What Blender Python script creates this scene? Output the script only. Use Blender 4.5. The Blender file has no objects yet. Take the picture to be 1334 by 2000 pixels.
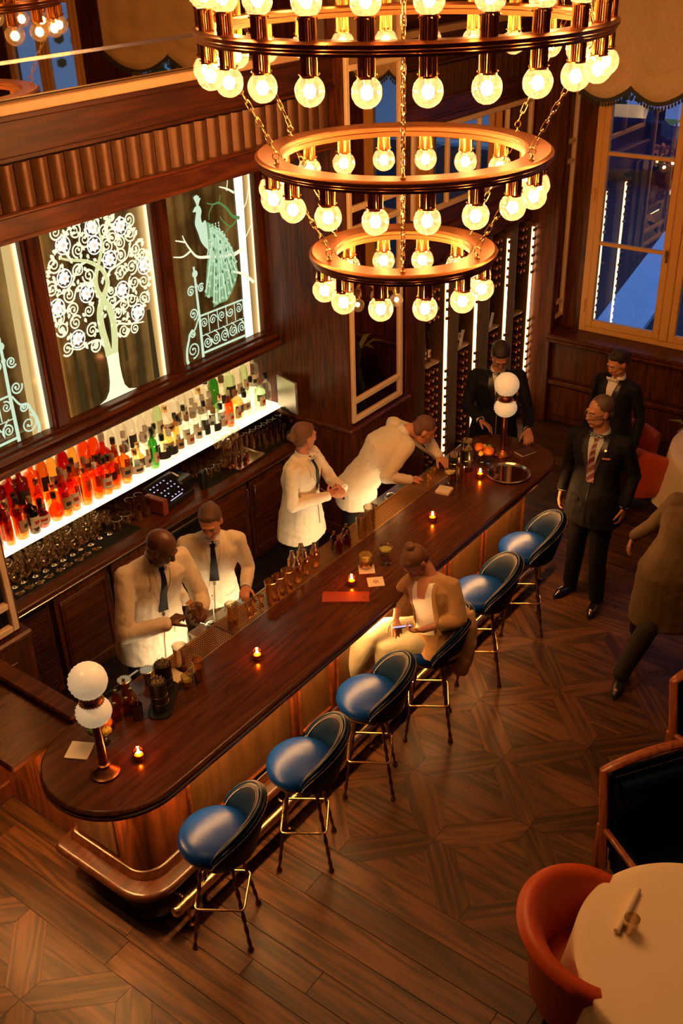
import bpy, bmesh, math, random
from mathutils import Vector, Matrix
from mathutils.bvhtree import BVHTree
from mathutils.noise import noise as pnoise
random.seed(7)
PI = math.pi
C = bpy.context.scene.collection
SC = bpy.context.scene
# ---------------------------------------------------------------- camera, world, exposure
cam_d = bpy.data.cameras.new('camera'); cam = bpy.data.objects.new('camera', cam_d); C.objects.link(cam)
CAM_ROWS = ((0.5988963, -0.8003406, -0.0278942), (0.4188537, 0.2833611, 0.8627097), (-0.6825575, -0.5283573, 0.5049296))
_m = Matrix(CAM_ROWS).transposed()          # camera to world
cam.matrix_world = Matrix.Translation((0, 0, 5.0)) @ _m.to_4x4()
cam_d.sensor_fit = 'VERTICAL'; cam_d.sensor_height = 36.0
cam_d.lens = 36.0 * 2009.277 / 2000.0
cam_d.clip_end = 300
SC.camera = cam
w = bpy.data.worlds.new('dusk_world'); SC.world = w; w.use_nodes = True
bg = w.node_tree.nodes['Background']; bg.inputs[0].default_value = (0.07, 0.16, 0.40, 1); bg.inputs[1].default_value = 2.3
SC.view_settings.view_transform = 'Standard'; SC.view_settings.look = 'None'
SC.view_settings.exposure = 0.12; SC.view_settings.gamma = 1.0; SC.view_settings.use_curve_mapping = False
SC.cycles.transparent_max_bounces = 40
SC.cycles.max_bounces = 8; SC.cycles.caustics_reflective = False; SC.cycles.caustics_refractive = False
SC.cycles.sample_clamp_indirect = 4.0
BULB_E = 340.0        # chandelier bulb filament strength
LED_FRONT = 135.0      # strip under the bar nosing, guest side
LED_WORK = 62.0       # strip over the bartenders' station
SHELF_E = 2.4; ART_E = 1.6; WINE_E = 20.0
def area(name, loc, rot, sx, sy, power, col):
    d = bpy.data.lights.new(name, 'AREA'); d.shape = 'RECTANGLE'; d.size = sx; d.size_y = sy; d.energy = power; d.color = col
    o = bpy.data.objects.new(name, d); o.location = loc; o.rotation_euler = rot; C.objects.link(o); return o
area('added_ceiling_fill', (2.0, 0.6, 6.4), (0, 0, 0), 3.0, 3.0, 10, (1, .50, .20))  # these two broad warm fills are added; no ceiling fitting is known
area('added_ceiling_fill', (7.2, 0.4, 6.4), (0, 0, 0), 3.0, 3.0, 10, (1, .50, .20))
def spot(name, loc, aim, power, size, col, blend=1.):
    d = bpy.data.lights.new(name, 'SPOT'); d.energy = power; d.spot_size = math.radians(size); d.spot_blend = blend; d.color = col; d.shadow_soft_size = .12
    o = bpy.data.objects.new(name, d); o.location = loc; o.rotation_euler = (Vector(aim)-Vector(loc)).to_track_quat('-Z', 'Y').to_euler(); C.objects.link(o); return o
spot('ceiling_downlight', (.9, 4.3, 6.3), (2.55, 2.95, 0), 270, 24, (1, .62, .30))
# ---------------------------------------------------------------- materials
MATS = {}
def newmat(name):
    m = bpy.data.materials.new(name); m.use_nodes = True; nt = m.node_tree; nt.nodes.clear()
    out = nt.nodes.new('ShaderNodeOutputMaterial'); return m, nt, out
def mat(name, col, rough=.5, metal=0., coat=0., bump=0., bscale=60., emit=None, es=0., var=0., sheen=0., spec=.5):
    if name in MATS: return MATS[name]
    m, nt, out = newmat(name); L = nt.links.new
    b = nt.nodes.new('ShaderNodeBsdfPrincipled'); L(b.outputs[0], out.inputs[0])
    b.inputs['Base Color'].default_value = (*col, 1); b.inputs['Roughness'].default_value = rough; b.inputs['Metallic'].default_value = metal
    b.inputs['Coat Weight'].default_value = coat; b.inputs['Sheen Weight'].default_value = sheen; b.inputs['Specular IOR Level'].default_value = spec
    if emit: b.inputs['Emission Color'].default_value = (*emit, 1); b.inputs['Emission Strength'].default_value = es
    if bump or var:
        tc = nt.nodes.new('ShaderNodeTexCoord'); n = nt.nodes.new('ShaderNodeTexNoise'); n.inputs['Scale'].default_value = bscale; n.inputs['Detail'].default_value = 4
        L(tc.outputs['Object'], n.inputs['Vector'])
        if bump:
            bp = nt.nodes.new('ShaderNodeBump'); bp.inputs['Strength'].default_value = bump; bp.inputs['Distance'].default_value = .01
            L(n.outputs[0], bp.inputs['Height']); L(bp.outputs[0], b.inputs['Normal'])
        if var:
            r = nt.nodes.new('ShaderNodeMapRange'); r.inputs[3].default_value = 1 - var; r.inputs[4].default_value = 1 + var
            mx = nt.nodes.new('ShaderNodeMix'); mx.data_type = 'RGBA'; mx.blend_type = 'MULTIPLY'; mx.inputs[0].default_value = 1
            mx.inputs[6].default_value = (*col, 1); L(n.outputs[0], r.inputs[0]); L(r.outputs[0], mx.inputs[7]); L(mx.outputs[2], b.inputs['Base Color'])
    MATS[name] = m; return m
def wood(name, c1, c2, axis=0, rough=.35, coat=.0, scale=1.0, rand=False, bump=.15, tone=.35, spec=.5):
    if name in MATS: return MATS[name]
    m, nt, out = newmat(name); L = nt.links.new; N = nt.nodes.new
    b = N('ShaderNodeBsdfPrincipled'); L(b.outputs[0], out.inputs[0])
    b.inputs['Roughness'].default_value = rough; b.inputs['Coat Weight'].default_value = coat; b.inputs['Coat Roughness'].default_value = .15; b.inputs['Specular IOR Level'].default_value = spec
    tc = N('ShaderNodeTexCoord'); mp = N('ShaderNodeMapping'); sc = [scale * 14] * 3; sc[axis] = scale * 1.1; mp.inputs['Scale'].default_value = sc
    src = tc.outputs['Object']
    if rand:
        oi = N('ShaderNodeObjectInfo'); mu = N('ShaderNodeVectorMath'); mu.operation = 'ADD'
        cx = N('ShaderNodeCombineXYZ'); k = N('ShaderNodeMath'); k.operation = 'MULTIPLY'; k.inputs[1].default_value = 37.0
        L(oi.outputs['Random'], k.inputs[0]); L(k.outputs[0], cx.inputs[0]); L(k.outputs[0], cx.inputs[1]); L(src, mu.inputs[0]); L(cx.outputs[0], mu.inputs[1]); src = mu.outputs[0]
    L(src, mp.inputs['Vector'])
    n1 = N('ShaderNodeTexNoise'); n1.inputs['Scale'].default_value = .45; n1.inputs['Detail'].default_value = 3; L(mp.outputs[0], n1.inputs['Vector'])
    mul = N('ShaderNodeMath'); mul.operation = 'MULTIPLY'; mul.inputs[1].default_value = 16; L(n1.outputs[0], mul.inputs[0])
    fr = N('ShaderNodeMath'); fr.operation = 'PINGPONG'; fr.inputs[1].default_value = 1.0; L(mul.outputs[0], fr.inputs[0])
    n2 = N('ShaderNodeTexNoise'); n2.inputs['Scale'].default_value = 6; n2.inputs['Detail'].default_value = 5; L(mp.outputs[0], n2.inputs['Vector'])
    ad = N('ShaderNodeMath'); ad.operation = 'MULTIPLY_ADD'; ad.inputs[1].default_value = .55; L(fr.outputs[0], ad.inputs[0])
    m3 = N('ShaderNodeMath'); m3.operation = 'MULTIPLY'; m3.inputs[1].default_value = .6; L(n2.outputs[0], m3.inputs[0]); L(m3.outputs[0], ad.inputs[2])
    cr = N('ShaderNodeValToRGB'); cr.color_ramp.elements[0].color = (*c1, 1); cr.color_ramp.elements[1].color = (*c2, 1)
    cr.color_ramp.elements[0].position = .15; cr.color_ramp.elements[1].position = .85; L(ad.outputs[0], cr.inputs[0]); colr = cr.outputs[0]
    if rand:
        mr = N('ShaderNodeMapRange'); mr.inputs[3].default_value = 1 - tone; mr.inputs[4].default_value = 1 + tone; L(oi.outputs['Random'], mr.inputs[0])
        mx = N('ShaderNodeMix'); mx.data_type = 'RGBA'; mx.blend_type = 'MULTIPLY'; mx.inputs[0].default_value = 1; L(cr.outputs[0], mx.inputs[6]); L(mr.outputs[0], mx.inputs[7]); colr = mx.outputs[2]
    L(colr, b.inputs['Base Color'])
    bp = N('ShaderNodeBump'); bp.inputs['Strength'].default_value = bump; bp.inputs['Distance'].default_value = .004; L(ad.outputs[0], bp.inputs['Height']); L(bp.outputs[0], b.inputs['Normal'])
    MATS[name] = m; return m
def glass(name, tint=(1, 1, 1), refl=.9, rough=.03, seeded=False, gcol=(1, 1, 1), base=.05):
    """thin clear glass: light passes straight through, the rim reflects"""
    if name in MATS: return MATS[name]
    m, nt, out = newmat(name); L = nt.links.new; N = nt.nodes.new
    t = N('ShaderNodeBsdfTransparent'); t.inputs[0].default_value = (*tint, 1)
    g = N('ShaderNodeBsdfGlossy'); g.inputs['Roughness'].default_value = rough; g.inputs[0].default_value = (*gcol, 1)
    lw = N('ShaderNodeLayerWeight'); lw.inputs[0].default_value = .35
    mr = N('ShaderNodeMapRange'); mr.inputs[3].default_value = base; mr.inputs[4].default_value = refl; L(lw.outputs['Facing'], mr.inputs[0])
    mx = N('ShaderNodeMixShader'); L(mr.outputs[0], mx.inputs[0]); L(t.outputs[0], mx.inputs[1]); L(g.outputs[0], mx.inputs[2])
    last = mx.outputs[0]
    if seeded:   # small air bubbles and a faint frost in the glass
        tc = N('ShaderNodeTexCoord'); v = N('ShaderNodeTexVoronoi'); v.inputs['Scale'].default_value = 190; L(tc.outputs['Object'], v.inputs['Vector'])
        lt = N('ShaderNodeMath'); lt.operation = 'LESS_THAN'; lt.inputs[1].default_value = .28; L(v.outputs['Distance'], lt.inputs[0])
        k = N('ShaderNodeMath'); k.operation = 'MULTIPLY_ADD'; k.inputs[1].default_value = .16; k.inputs[2].default_value = .03; L(lt.outputs[0], k.inputs[0])
        ss = N('ShaderNodeBsdfTranslucent'); ss.inputs[0].default_value = (1, .97, .9, 1)
        m2 = N('ShaderNodeMixShader'); L(k.outputs[0], m2.inputs[0]); L(last, m2.inputs[1]); L(ss.outputs[0], m2.inputs[2]); last = m2.outputs[0]
    L(last, out.inputs[0]); MATS[name] = m; return m
def emis(name, col, s):
    if name in MATS: return MATS[name]
    m, nt, out = newmat(name); e = nt.nodes.new('ShaderNodeEmission'); e.inputs[0].default_value = (*col, 1); e.inputs[1].default_value = s
    nt.links.new(e.outputs[0], out.inputs[0]); MATS[name] = m; return m
WD = wood('dark_mahogany', (.030, .007, .002), (.125, .029, .007), 0, .36, .08, spec=.3)
WDZ = wood('dark_mahogany_upright', (.030, .0075, .002), (.13, .031, .0075), 2, .38, .08, spec=.3)
WBAR = wood('polished_bar_top', (.050, .012, .004), (.105, .030, .009), 0, .22, .35, bump=.05)
WPAN = wood('bar_front_panel_wood', (.030, .012, .003), (.070, .030, .009), 2, .38, .15)
WFL = wood('oak_parquet', (.010, .0034, .001), (.105, .041, .012), 0, .42, .0, .8, True, .2, .32, .28)
CREAM = mat('cream_paint', (.85, .62, .36), .45)
OCHRE = mat('ochre_window_paint', (.85, .44, .11), .42)
BRASS = mat('brass', (.80, .54, .26), .24, 1., bump=.02)
BRONZE = mat('copper_bronze', (.33, .125, .042), .33, 1., bump=.04)
DBRONZE = mat('dark_bronze', (.16, .08, .045), .35, .9)
STEEL = mat('steel', (.62, .58, .52), .22, 1.)
BLACK = mat('black_plastic', (.012, .011, .011), .35)
DARK = mat('dark_void', (.01, .007, .005), .7)
MIRROR = mat('antique_mirror', (.80, .70, .52), .015, 1.)
NAVY = mat('navy_leather', (.0004, .017, .115), .34, 0, .0, bump=.04, bscale=420, spec=.13)
NAVYD = mat('navy_leather_back', (.001, .008, .028), .42, bump=.08, bscale=420, spec=.10)
STITCH = mat('tan_stitching', (.45, .30, .16), .7)
ORANGE = mat('orange_leather', (.50, .062, .003), .42, bump=.1, bscale=300)
CLOTH = mat('ivory_tablecloth', (.86, .70, .46), .8, bump=.1, bscale=40)
PAPER = mat('cream_paper', (.80, .68, .48), .7)
GLASS = glass('clear_glass')
# ---------------------------------------------------------------- mesh builder
KIDS = {}                       # object name -> its children, in order
class MB:
    def __init__(s): s.v = []; s.f = []; s.M = Matrix.Identity(4); s.mi = []; s.cur = 0
    def add(s, vs, fs):
        n = len(s.v); M = s.M; s.v += [tuple(M @ Vector(p)) for p in vs]; s.f += [tuple(i + n for i in f) for f in fs]; s.mi += [s.cur] * len(fs); return s
    def box(s, x0, x1, y0, y1, z0, z1, b=0.):
        if x0 > x1: x0, x1 = x1, x0
        if y0 > y1: y0, y1 = y1, y0
        if z0 > z1: z0, z1 = z1, z0
        if b <= 0:
            return s.add([(x0,y0,z0),(x1,y0,z0),(x1,y1,z0),(x0,y1,z0),(x0,y0,z1),(x1,y0,z1),(x1,y1,z1),(x0,y1,z1)],
                         [(0,3,2,1),(4,5,6,7),(0,1,5,4),(1,2,6,5),(2,3,7,6),(3,0,4,7)])
        b = min(b, (x1-x0)*.45, (y1-y0)*.45, (z1-z0)*.45)
        r = lambda d: [(x0+d,y0+b),(x0+b,y0+d),(x1-b,y0+d),(x1-d,y0+b),(x1-d,y1-b),(x1-b,y1-d),(x0+b,y1-d),(x0+d,y1-b)]
        lv = [(r(b), z0), (r(0), z0+b), (r(0), z1-b), (r(b), z1)]
        vs = [(x, y, z) for pts, z in lv for x, y in pts]; fs = [tuple(range(7, -1, -1)), tuple(range(24, 32))]
        for k in range(3):
            for i in range(8): fs.append((k*8+i, k*8+(i+1) % 8, k*8+8+(i+1) % 8, k*8+8+i))
        return s.add(vs, fs)
    def prism(s, pts, z0, z1):          # pts counter-clockwise
        n = len(pts); vs = [(x, y, z0) for x, y in pts] + [(x, y, z1) for x, y in pts]
        return s.add(vs, [tuple(range(n-1, -1, -1)), tuple(range(n, 2*n))] + [(i, (i+1) % n, n+(i+1) % n, n+i) for i in range(n)])
    def stack(s, layers):               # layers of equal-length rings of 3D points
        n = len(layers[0]); vs = [p for l in layers for p in l]; fs = [tuple(range(n-1, -1, -1)), tuple(range((len(layers)-1)*n, len(layers)*n))]
        for k in range(len(layers)-1):
            for i in range(n): fs.append((k*n+i, k*n+(i+1) % n, (k+1)*n+(i+1) % n, (k+1)*n+i))
        return s.add(vs, fs)
    def lathe(s, prof, seg=16, c=(0, 0, 0), close=True, a0=0., a1=2*PI):
        vs = []; fs = []; full = abs(a1-a0-2*PI) < 1e-6; m = seg if full else seg+1
        for r, z in prof:
            for i in range(m):
                a = a0+(a1-a0)*i/seg; vs.append((c[0]+r*math.cos(a), c[1]+r*math.sin(a), c[2]+z))
        for k in range(len(prof)-1):
            for i in range(seg):
                j = (i+1) % m; fs.append((k*m+i, k*m+j, (k+1)*m+j, (k+1)*m+i))
        if full and close:
            if prof[0][0] > 1e-5: fs.append(tuple(range(m-1, -1, -1)))
            if prof[-1][0] > 1e-5: fs.append(tuple(range((len(prof)-1)*m, len(prof)*m)))
        return s.add(vs, fs)
    def sph(s, c, r, seg=12, rings=8, R=None):
        if not hasattr(r, '__len__'): r = (r, r, r)
        vs = []; fs = []; c = Vector(c)
        for k in range(rings+1):
            t = PI*k/rings
            for i in range(seg):
                a = 2*PI*i/seg; p = Vector((r[0]*math.sin(t)*math.cos(a), r[1]*math.sin(t)*math.sin(a), -r[2]*math.cos(t)))
                vs.append(tuple(c+(R @ p if R else p)))
        for k in range(rings):
            for i in range(seg): fs.append((k*seg+i, k*seg+(i+1) % seg, (k+1)*seg+(i+1) % seg, (k+1)*seg+i))
        return s.add(vs, fs)
    def tube(s, pts, r, seg=8, closed=False, caps=True, flat=1., up=(0, 0, 1)):
        pts = [Vector(p) for p in pts]; n = len(pts); rr = r if hasattr(r, '__len__') else [r]*n
        vs = []; fs = []; prev = None
        for i, p in enumerate(pts):
            if closed: t = pts[(i+1) % n]-pts[i-1]
            else: t = pts[min(i+1, n-1)]-pts[max(i-1, 0)]
            t.normalize()
            if prev is None:
                u = Vector(up); u = u-t*u.dot(t)
                if u.length < 1e-3: u = Vector((1, 0, 0)); u = u-t*u.dot(t)
            else: u = prev-t*prev.dot(t)
            u.normalize(); prev = u; w_ = t.cross(u)
            for k in range(seg):
                a = 2*PI*k/seg; vs.append(tuple(p+u*(rr[i]*math.cos(a)*flat)+w_*(rr[i]*math.sin(a))))
        m = n if closed else n-1
        for i in range(m):
            for k in range(seg):
                a = i*seg+k; b2 = i*seg+(k+1) % seg; j = ((i+1) % n)*seg
                fs.append((a, b2, j+(k+1) % seg, j+k))
        if caps and not closed: fs += [tuple(range(seg-1, -1, -1)), tuple(range((n-1)*seg, n*seg))]
        return s.add(vs, fs)
    def limb(s, pts, rad, seg=12):      # tapered, round-ended chain used inside fused bodies
        for i in range(len(pts)-1):
            s.tube([pts[i], pts[i+1]], [rad[i], rad[i+1]], seg)
        for p, r in zip(pts, rad): s.sph(p, r, seg, 8)
        return s
    def mesh(s, name, mats, smooth=None):
        me = bpy.data.meshes.new(name); me.from_pydata(s.v, [], s.f)
        for m in (mats if isinstance(mats, (list, tuple)) else [mats]): me.materials.append(m)
        if any(s.mi): me.polygons.foreach_set('material_index', s.mi)
        if smooth is not None:
            me.polygons.foreach_set('use_smooth', [len(q.vertices) <= 6 for q in me.polygons])
            me.update()
            if smooth < 180:
                bm = bmesh.new(); bm.from_mesh(me); lim = math.radians(smooth)
                for e in bm.edges:
                    if len(e.link_faces) == 2 and e.calc_face_angle(0) > lim: e.smooth = False
                bm.to_mesh(me); bm.free()
        me.update(); return me
    def build(s, name, m, parent=None, world=False, smooth=None):
        if world and parent is not None:
            l = parent.location
            s.v = [(x-l[0], y-l[1], z-l[2]) for x, y, z in s.v]
        o = bpy.data.objects.new(name, s.mesh(name, m, smooth)); C.objects.link(o); o.parent = parent
        if parent is not None: KIDS.setdefault(parent.name, []).append(o)
        return o
def prop(o, label=None, cat=None, group=None, kind=None):
    if label: o['label'] = label
    if cat: o['category'] = cat
    if group: o['group'] = group
    if kind: o['kind'] = kind
    return o
def thing(name, label, cat, loc=(0, 0, 0), rz=0., group=None):
    o = bpy.data.objects.new(name, None); C.objects.link(o); o.location = loc; o.rotation_euler = (0, 0, rz); o.empty_display_size = .1
    return prop(o, label, cat, group)
def struct(name, mb, m, smooth=None):
    return prop(mb.build(name, m, smooth=smooth), kind='structure')
def copytree(o, parent=None):
    c = o.copy(); C.objects.link(c)
    if parent is not None: c.parent = parent; KIDS.setdefault(parent.name, []).append(c)
    for ch in KIDS.get(o.name, ()): copytree(ch, c)
    return c
def dup(o, loc=None, rz=None, label=None, group=None):
    c = copytree(o)
    if loc is not None: c.location = loc
    if rz is not None: c.rotation_euler = (0, 0, rz)
    if label: c['label'] = label
    if group: c['group'] = group
    return c
def inst(src, parent, loc=None, rz=None):
    c = src.copy(); C.objects.link(c); c.parent = parent; KIDS.setdefault(parent.name, []).append(c)
    if loc is not None: c.location = loc
    if rz is not None: c.rotation_euler = (0, 0, rz)
    return c
ORD = 'first second third fourth fifth sixth seventh eighth ninth tenth eleventh twelfth thirteenth fourteenth fifteenth sixteenth seventeenth eighteenth nineteenth twentieth twenty-first twenty-second twenty-third twenty-fourth twenty-fifth twenty-sixth twenty-seventh twenty-eighth twenty-ninth thirtieth thirty-first thirty-second thirty-third thirty-fourth thirty-fifth thirty-sixth'.split()
def rrect(x0, x1, y0, y1, r, n=6):      # rounded rectangle, radii (ll, lr, ur, ul)
    if not hasattr(r, '__len__'): r = (r,)*4
    P = []
    for (cx, cy, rr, a) in ((x0+r[0], y0+r[0], r[0], PI), (x1-r[1], y0+r[1], r[1], 1.5*PI), (x1-r[2], y1-r[2], r[2], 0), (x0+r[3], y1-r[3], r[3], .5*PI)):
        for i in range(n+1):
            t = a+PI/2*i/n; P.append((cx+rr*math.cos(t), cy+rr*math.sin(t)))
    return P
# ================================================================ floor
mb = MB(); mb.box(-3, 9.95, -4, 6.1, -.12, -.008); floor = struct('floor', mb, DARK)
def plank_mesh(w_, l_):
    m = MB(); m.box(0, l_, -w_/2+.0012, w_/2-.0012, -.0078, 0, .0015); return m.mesh('plank', WFL)
_pm = {}
def plank(x0, x1, ya, yb):
    k = (round(x1-x0, 3), round(yb-ya-.002, 3))
    if k not in _pm: _pm[k] = plank_mesh(*k)
    o = bpy.data.objects.new('plank', _pm[k]); C.objects.link(o); o.parent = floor; o.location = ((x0+x1)/2, ya, random.uniform(-.0004, .0006)); o.rotation_euler = (0, 0, PI/2)
XB = [2.05, 2.24, 2.44, 2.56, 2.725, 2.89, 3.07, 3.25, 3.43]
rows = [(a, b) for a, b in zip(XB, XB[1:])] + [(6.44+.18*i, 6.44+.18*(i+1)) for i in range(18)]
for i, (a, b) in enumerate(rows):
    y = {3: 2.335, 0: 1.5, 1: 1.94, 2: 1.3, 4: .9, 5: 1.75}.get(i, .3+random.random()*1.2) - 3.2
    top = (4.9 if i < 4 else 3.35) if i < 8 else 4.83
    while y < top:
        l = {3: 3.2}.get(i, 1.2+random.choice((0, .25, .5, .8))); e = min(y+l, top)
        if e > -.6 and e-y > .15: plank(a, b, y if y > -.6 else -.6, e)
        y += l
TILEN = {}
def poly_piece(pts, ang, name='parquet_piece'):
    cx = sum(p[0] for p in pts)/len(pts); cy = sum(p[1] for p in pts)/len(pts)
    ca, sa = math.cos(-ang), math.sin(-ang); q = []
    for x, y in pts:
        x -= cx; y -= cy; d = math.hypot(x, y); k = (d-.0014)/d; x *= k; y *= k; q.append((x*ca-y*sa, x*sa+y*ca))
    key = tuple((round(a, 3), round(b, 3)) for a, b in q)
    if key not in TILEN:
        m = MB(); m.prism(q, -.0078, 0); TILEN[key] = m.mesh(name, WFL)
    o = bpy.data.objects.new(name, TILEN[key]); C.objects.link(o); o.parent = floor; o.location = (cx, cy, random.uniform(-.0004, .0006)); o.rotation_euler = (0, 0, ang)
def clip(pts, axis, v, keep_less):
    out = []
    for i, p in enumerate(pts):
        q = pts[(i+1) % len(pts)]; ip = (p[axis] <= v) == keep_less; iq = (q[axis] <= v) == keep_less
        if ip: out.append(p)
        if ip != iq:
            t = (v-p[axis])/(q[axis]-p[axis]); out.append((p[0]+(q[0]-p[0])*t, p[1]+(q[1]-p[1])*t))
    return out
def starfield(ox, oy, x0, x1, y0, y1, ni, nj):
    g = .43; h = .095
    def put(p, a):
        for ax, v, kl in ((0, x0, False), (0, x1, True), (1, y0, False), (1, y1, True)):
            p = clip(p, ax, v, kl)
            if len(p) < 3: return
        A = abs(sum(p[i][0]*p[(i+1) % len(p)][1]-p[(i+1) % len(p)][0]*p[i][1] for i in range(len(p))))/2
        if A > .0015: poly_piece(p, a)
    for i in range(-ni, ni+1):
        for j in range(-nj, nj+1):
            nx, ny = ox+i*g, oy+j*g
            if (i+j) % 2 == 0:
                for sy in (1, -1):
                    L_ = math.hypot(g, g); ux, uy = .7071, .7071*sy; vx, vy = -uy, ux
                    pts = [(0, 0), (h, -h), (L_-h, -h), (L_, 0), (L_-h, h), (h, h)]
                    put([(nx+a*ux+b*vx, ny+a*uy+b*vy) for a, b in pts], math.atan2(uy, ux))
            else:
                d = g-h*math.sqrt(2); cuts = (-d, -.098, .098, d)
                dia = [(nx-d, ny), (nx, ny-d), (nx+d, ny), (nx, ny+d)]
                for a, b in zip(cuts, cuts[1:]): put(clip(clip(dia, 0, nx+b, True), 0, nx+a, False), PI/2)
starfield(3.86, 2.34, 3.43, 6.44, .05, 3.33, 9, 6)
starfield(1.64, 3.557, .9, 2.05, 2.2, 4.9, 3, 4)
TILE = mat('slate_floor_tile', (.022, .017, .014), .4, var=.4, bscale=6, bump=.1)
m = MB(); m.box(-.1485, .1485, -.1485, .1485, -.0078, .002, .003); tm = m.mesh('floor_tile', TILE)
for i in range(16):
    for j in range(5):
        o = bpy.data.objects.new('floor_tile', tm); C.objects.link(o); o.parent = floor; o.location = (2.72+.3*i, 4.03+.3*j, 0)
# ================================================================ bar-side wall, pillars, fascia
WY = 4.85; FY = 4.92
m = MB(); m.box(2.2, 9.95, 6.0, 6.15, 0, 3.45); m.box(2.2, 9.95, 5.15, 6.15, 3.45, 6.5); wallb = struct('wall_back', m, WD)
def spart(name, mbx, mt, smooth=None, root=None): return mbx.build(name, mt, root or wallb, smooth=smooth)
# upper mirror with its bevelled strip, cream ledge, cornice board, flutes, lower board
m = MB(); m.box(-1.2, 6.40, FY+.05, FY+.08, 4.36, 6.4); m.box(7.27, 9.6, FY+.05, FY+.08, 4.36, 6.4); spart('mirror_pane', m, MIRROR)
m = MB(); m.box(-1.2, 6.40, FY+.05, FY+.08, 4.17, 4.345); spart('mirror_pane', m, MIRROR)
m = MB(); m.box(-1.2, 9.6, FY+.045, FY+.055, 4.343, 4.362); spart('mirror_bead', m, STEEL)
m = MB(); m.box(-1.2, 9.65, FY-.04, FY+.06, 4.11, 4.165, .006); spart('cream_ledge', m, mat('cream_ledge_paint', (.50, .31, .16), .5))
m = MB(); m.box(-1.2, 9.65, FY, 5.2, 3.87, 4.11, .004); m.box(-1.2, 9.65, FY-.02, FY, 3.875, 3.895); m.box(-1.2, 9.65, FY-.025, FY, 4.075, 4.11, .006); spart('cornice_board', m, wood('cornice_mahogany', (.018, .0045, .0014), (.066, .016, .004), 0, .42, .0, spec=.25))
FLU = mat('gilded_flute', (.11, .044, .014), .36, .45, var=.25, bscale=5)
m = MB(); prof = []
for i in range(9):
    t = i/8; prof.append((-.0565+.113*t, .018-.03*math.sin(PI*t)))
vs = [(x, y, 0) for x, y in prof]+[(x, y, .245) for x, y in prof]+[(-.0565, .05, .0), (.0565, .05, .0), (-.0565, .05, .245), (.0565, .05, .245)]
fs = [(i, i+1, 10+i, 9+i) for i in range(8)]+[(18, 20, 9, 0), (8, 17, 21, 19), (17, 16, 15, 14, 13, 12, 11, 10, 9, 20, 21), (0, 1, 2, 3, 4, 5, 6, 7, 8, 19, 18)]
m.add(vs, fs); fm = m.mesh('flute', FLU, 60)
for i in range(62):
    x = 2.2+.118*i
    if 6.36 < x < 7.30 or x > 9.62: continue
    o = bpy.data.objects.new('flute', fm); C.objects.link(o); o.parent = wallb; o.location = (x, FY+.01, 3.612)
m = MB(); m.box(2.2, 9.65, FY+.05, FY+.12, 3.6, 3.88); spart('flute_backing', m, WD)
m = MB(); m.box(2.2, 9.65, FY-.03, FY+.1, 3.588, 3.612, .008); m.box(2.2, 6.45, FY, 5.9, 3.45, 3.588, .004); m.box(7.2, 9.65, FY, 5.3, 3.45, 3.588, .004); m.box(2.2, 9.65, FY-.012, FY, 3.45, 3.475, .004); spart('lower_board', m, WD)
# pillars
def pillar(x0, x1, zt, name):
    m = MB(); m.box(x0, x1, WY, 6.0, 0, zt); root = struct(name, m, WDZ)
    m = MB(); m.box(x0-.035, x1+.035, WY-.035, 6.0, 0, 1.10, .006); m.box(x0-.05, x1+.05, WY-.05, 6.0, 1.08, 1.13, .015); spart('dado', m, WDZ, root=root)
    m = MB(); m.box(x0-.05, x1+.05, WY-.05, 6.0, .0, .14, .01); m.box(x0+.1, x1-.1, WY-.042, WY-.03, .25, .95, .004); spart('dado_panel', m, WDZ, root=root)
    return root
pr = pillar(6.42, 7.27, 6.4, 'trim_1'); pl = pillar(2.05, 2.92, 6.4, 'trim_2')
def mirror_frame(root, x0, x1, zs, y, t=.045, th=.03, pane=MIRROR):
    m = MB(); m.box(x0, x0+t, y-th, y, zs[0], zs[-1]+t, .006); m.box(x1-t, x1, y-th, y, zs[0], zs[-1]+t, .006); spart('frame_upright', m, CREAM, root=root)
    for z in zs:
        m = MB(); m.box(x0+t, x1-t, y-th, y, z, z+t, .006); spart('frame_rail', m, CREAM, root=root)
    for a, b in zip(zs, zs[1:]):
        m = MB(); m.box(x0+t, x1-t, y-.008, y-.002, a+t, b); spart('mirror_pane', m, pane, root=root)
mirror_frame(pr, 6.445, 7.20, [1.165, 1.335, 2.80, 2.96, 3.98, 5.2], WY)
mirror_frame(pl, 2.15, 2.895, [1.165, 1.335, 2.80, 2.96, 3.98, 5.2], WY)
m = MB(); m.box(2.9, 2.975, 5.6, 6, 0, 3.45); wl = struct('wall_left', m, WDZ)
m = MB(); m.box(2.915, 6.425, 5.98, 6.0, .9, 3.4); spart('backboard', m, WD)
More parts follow.
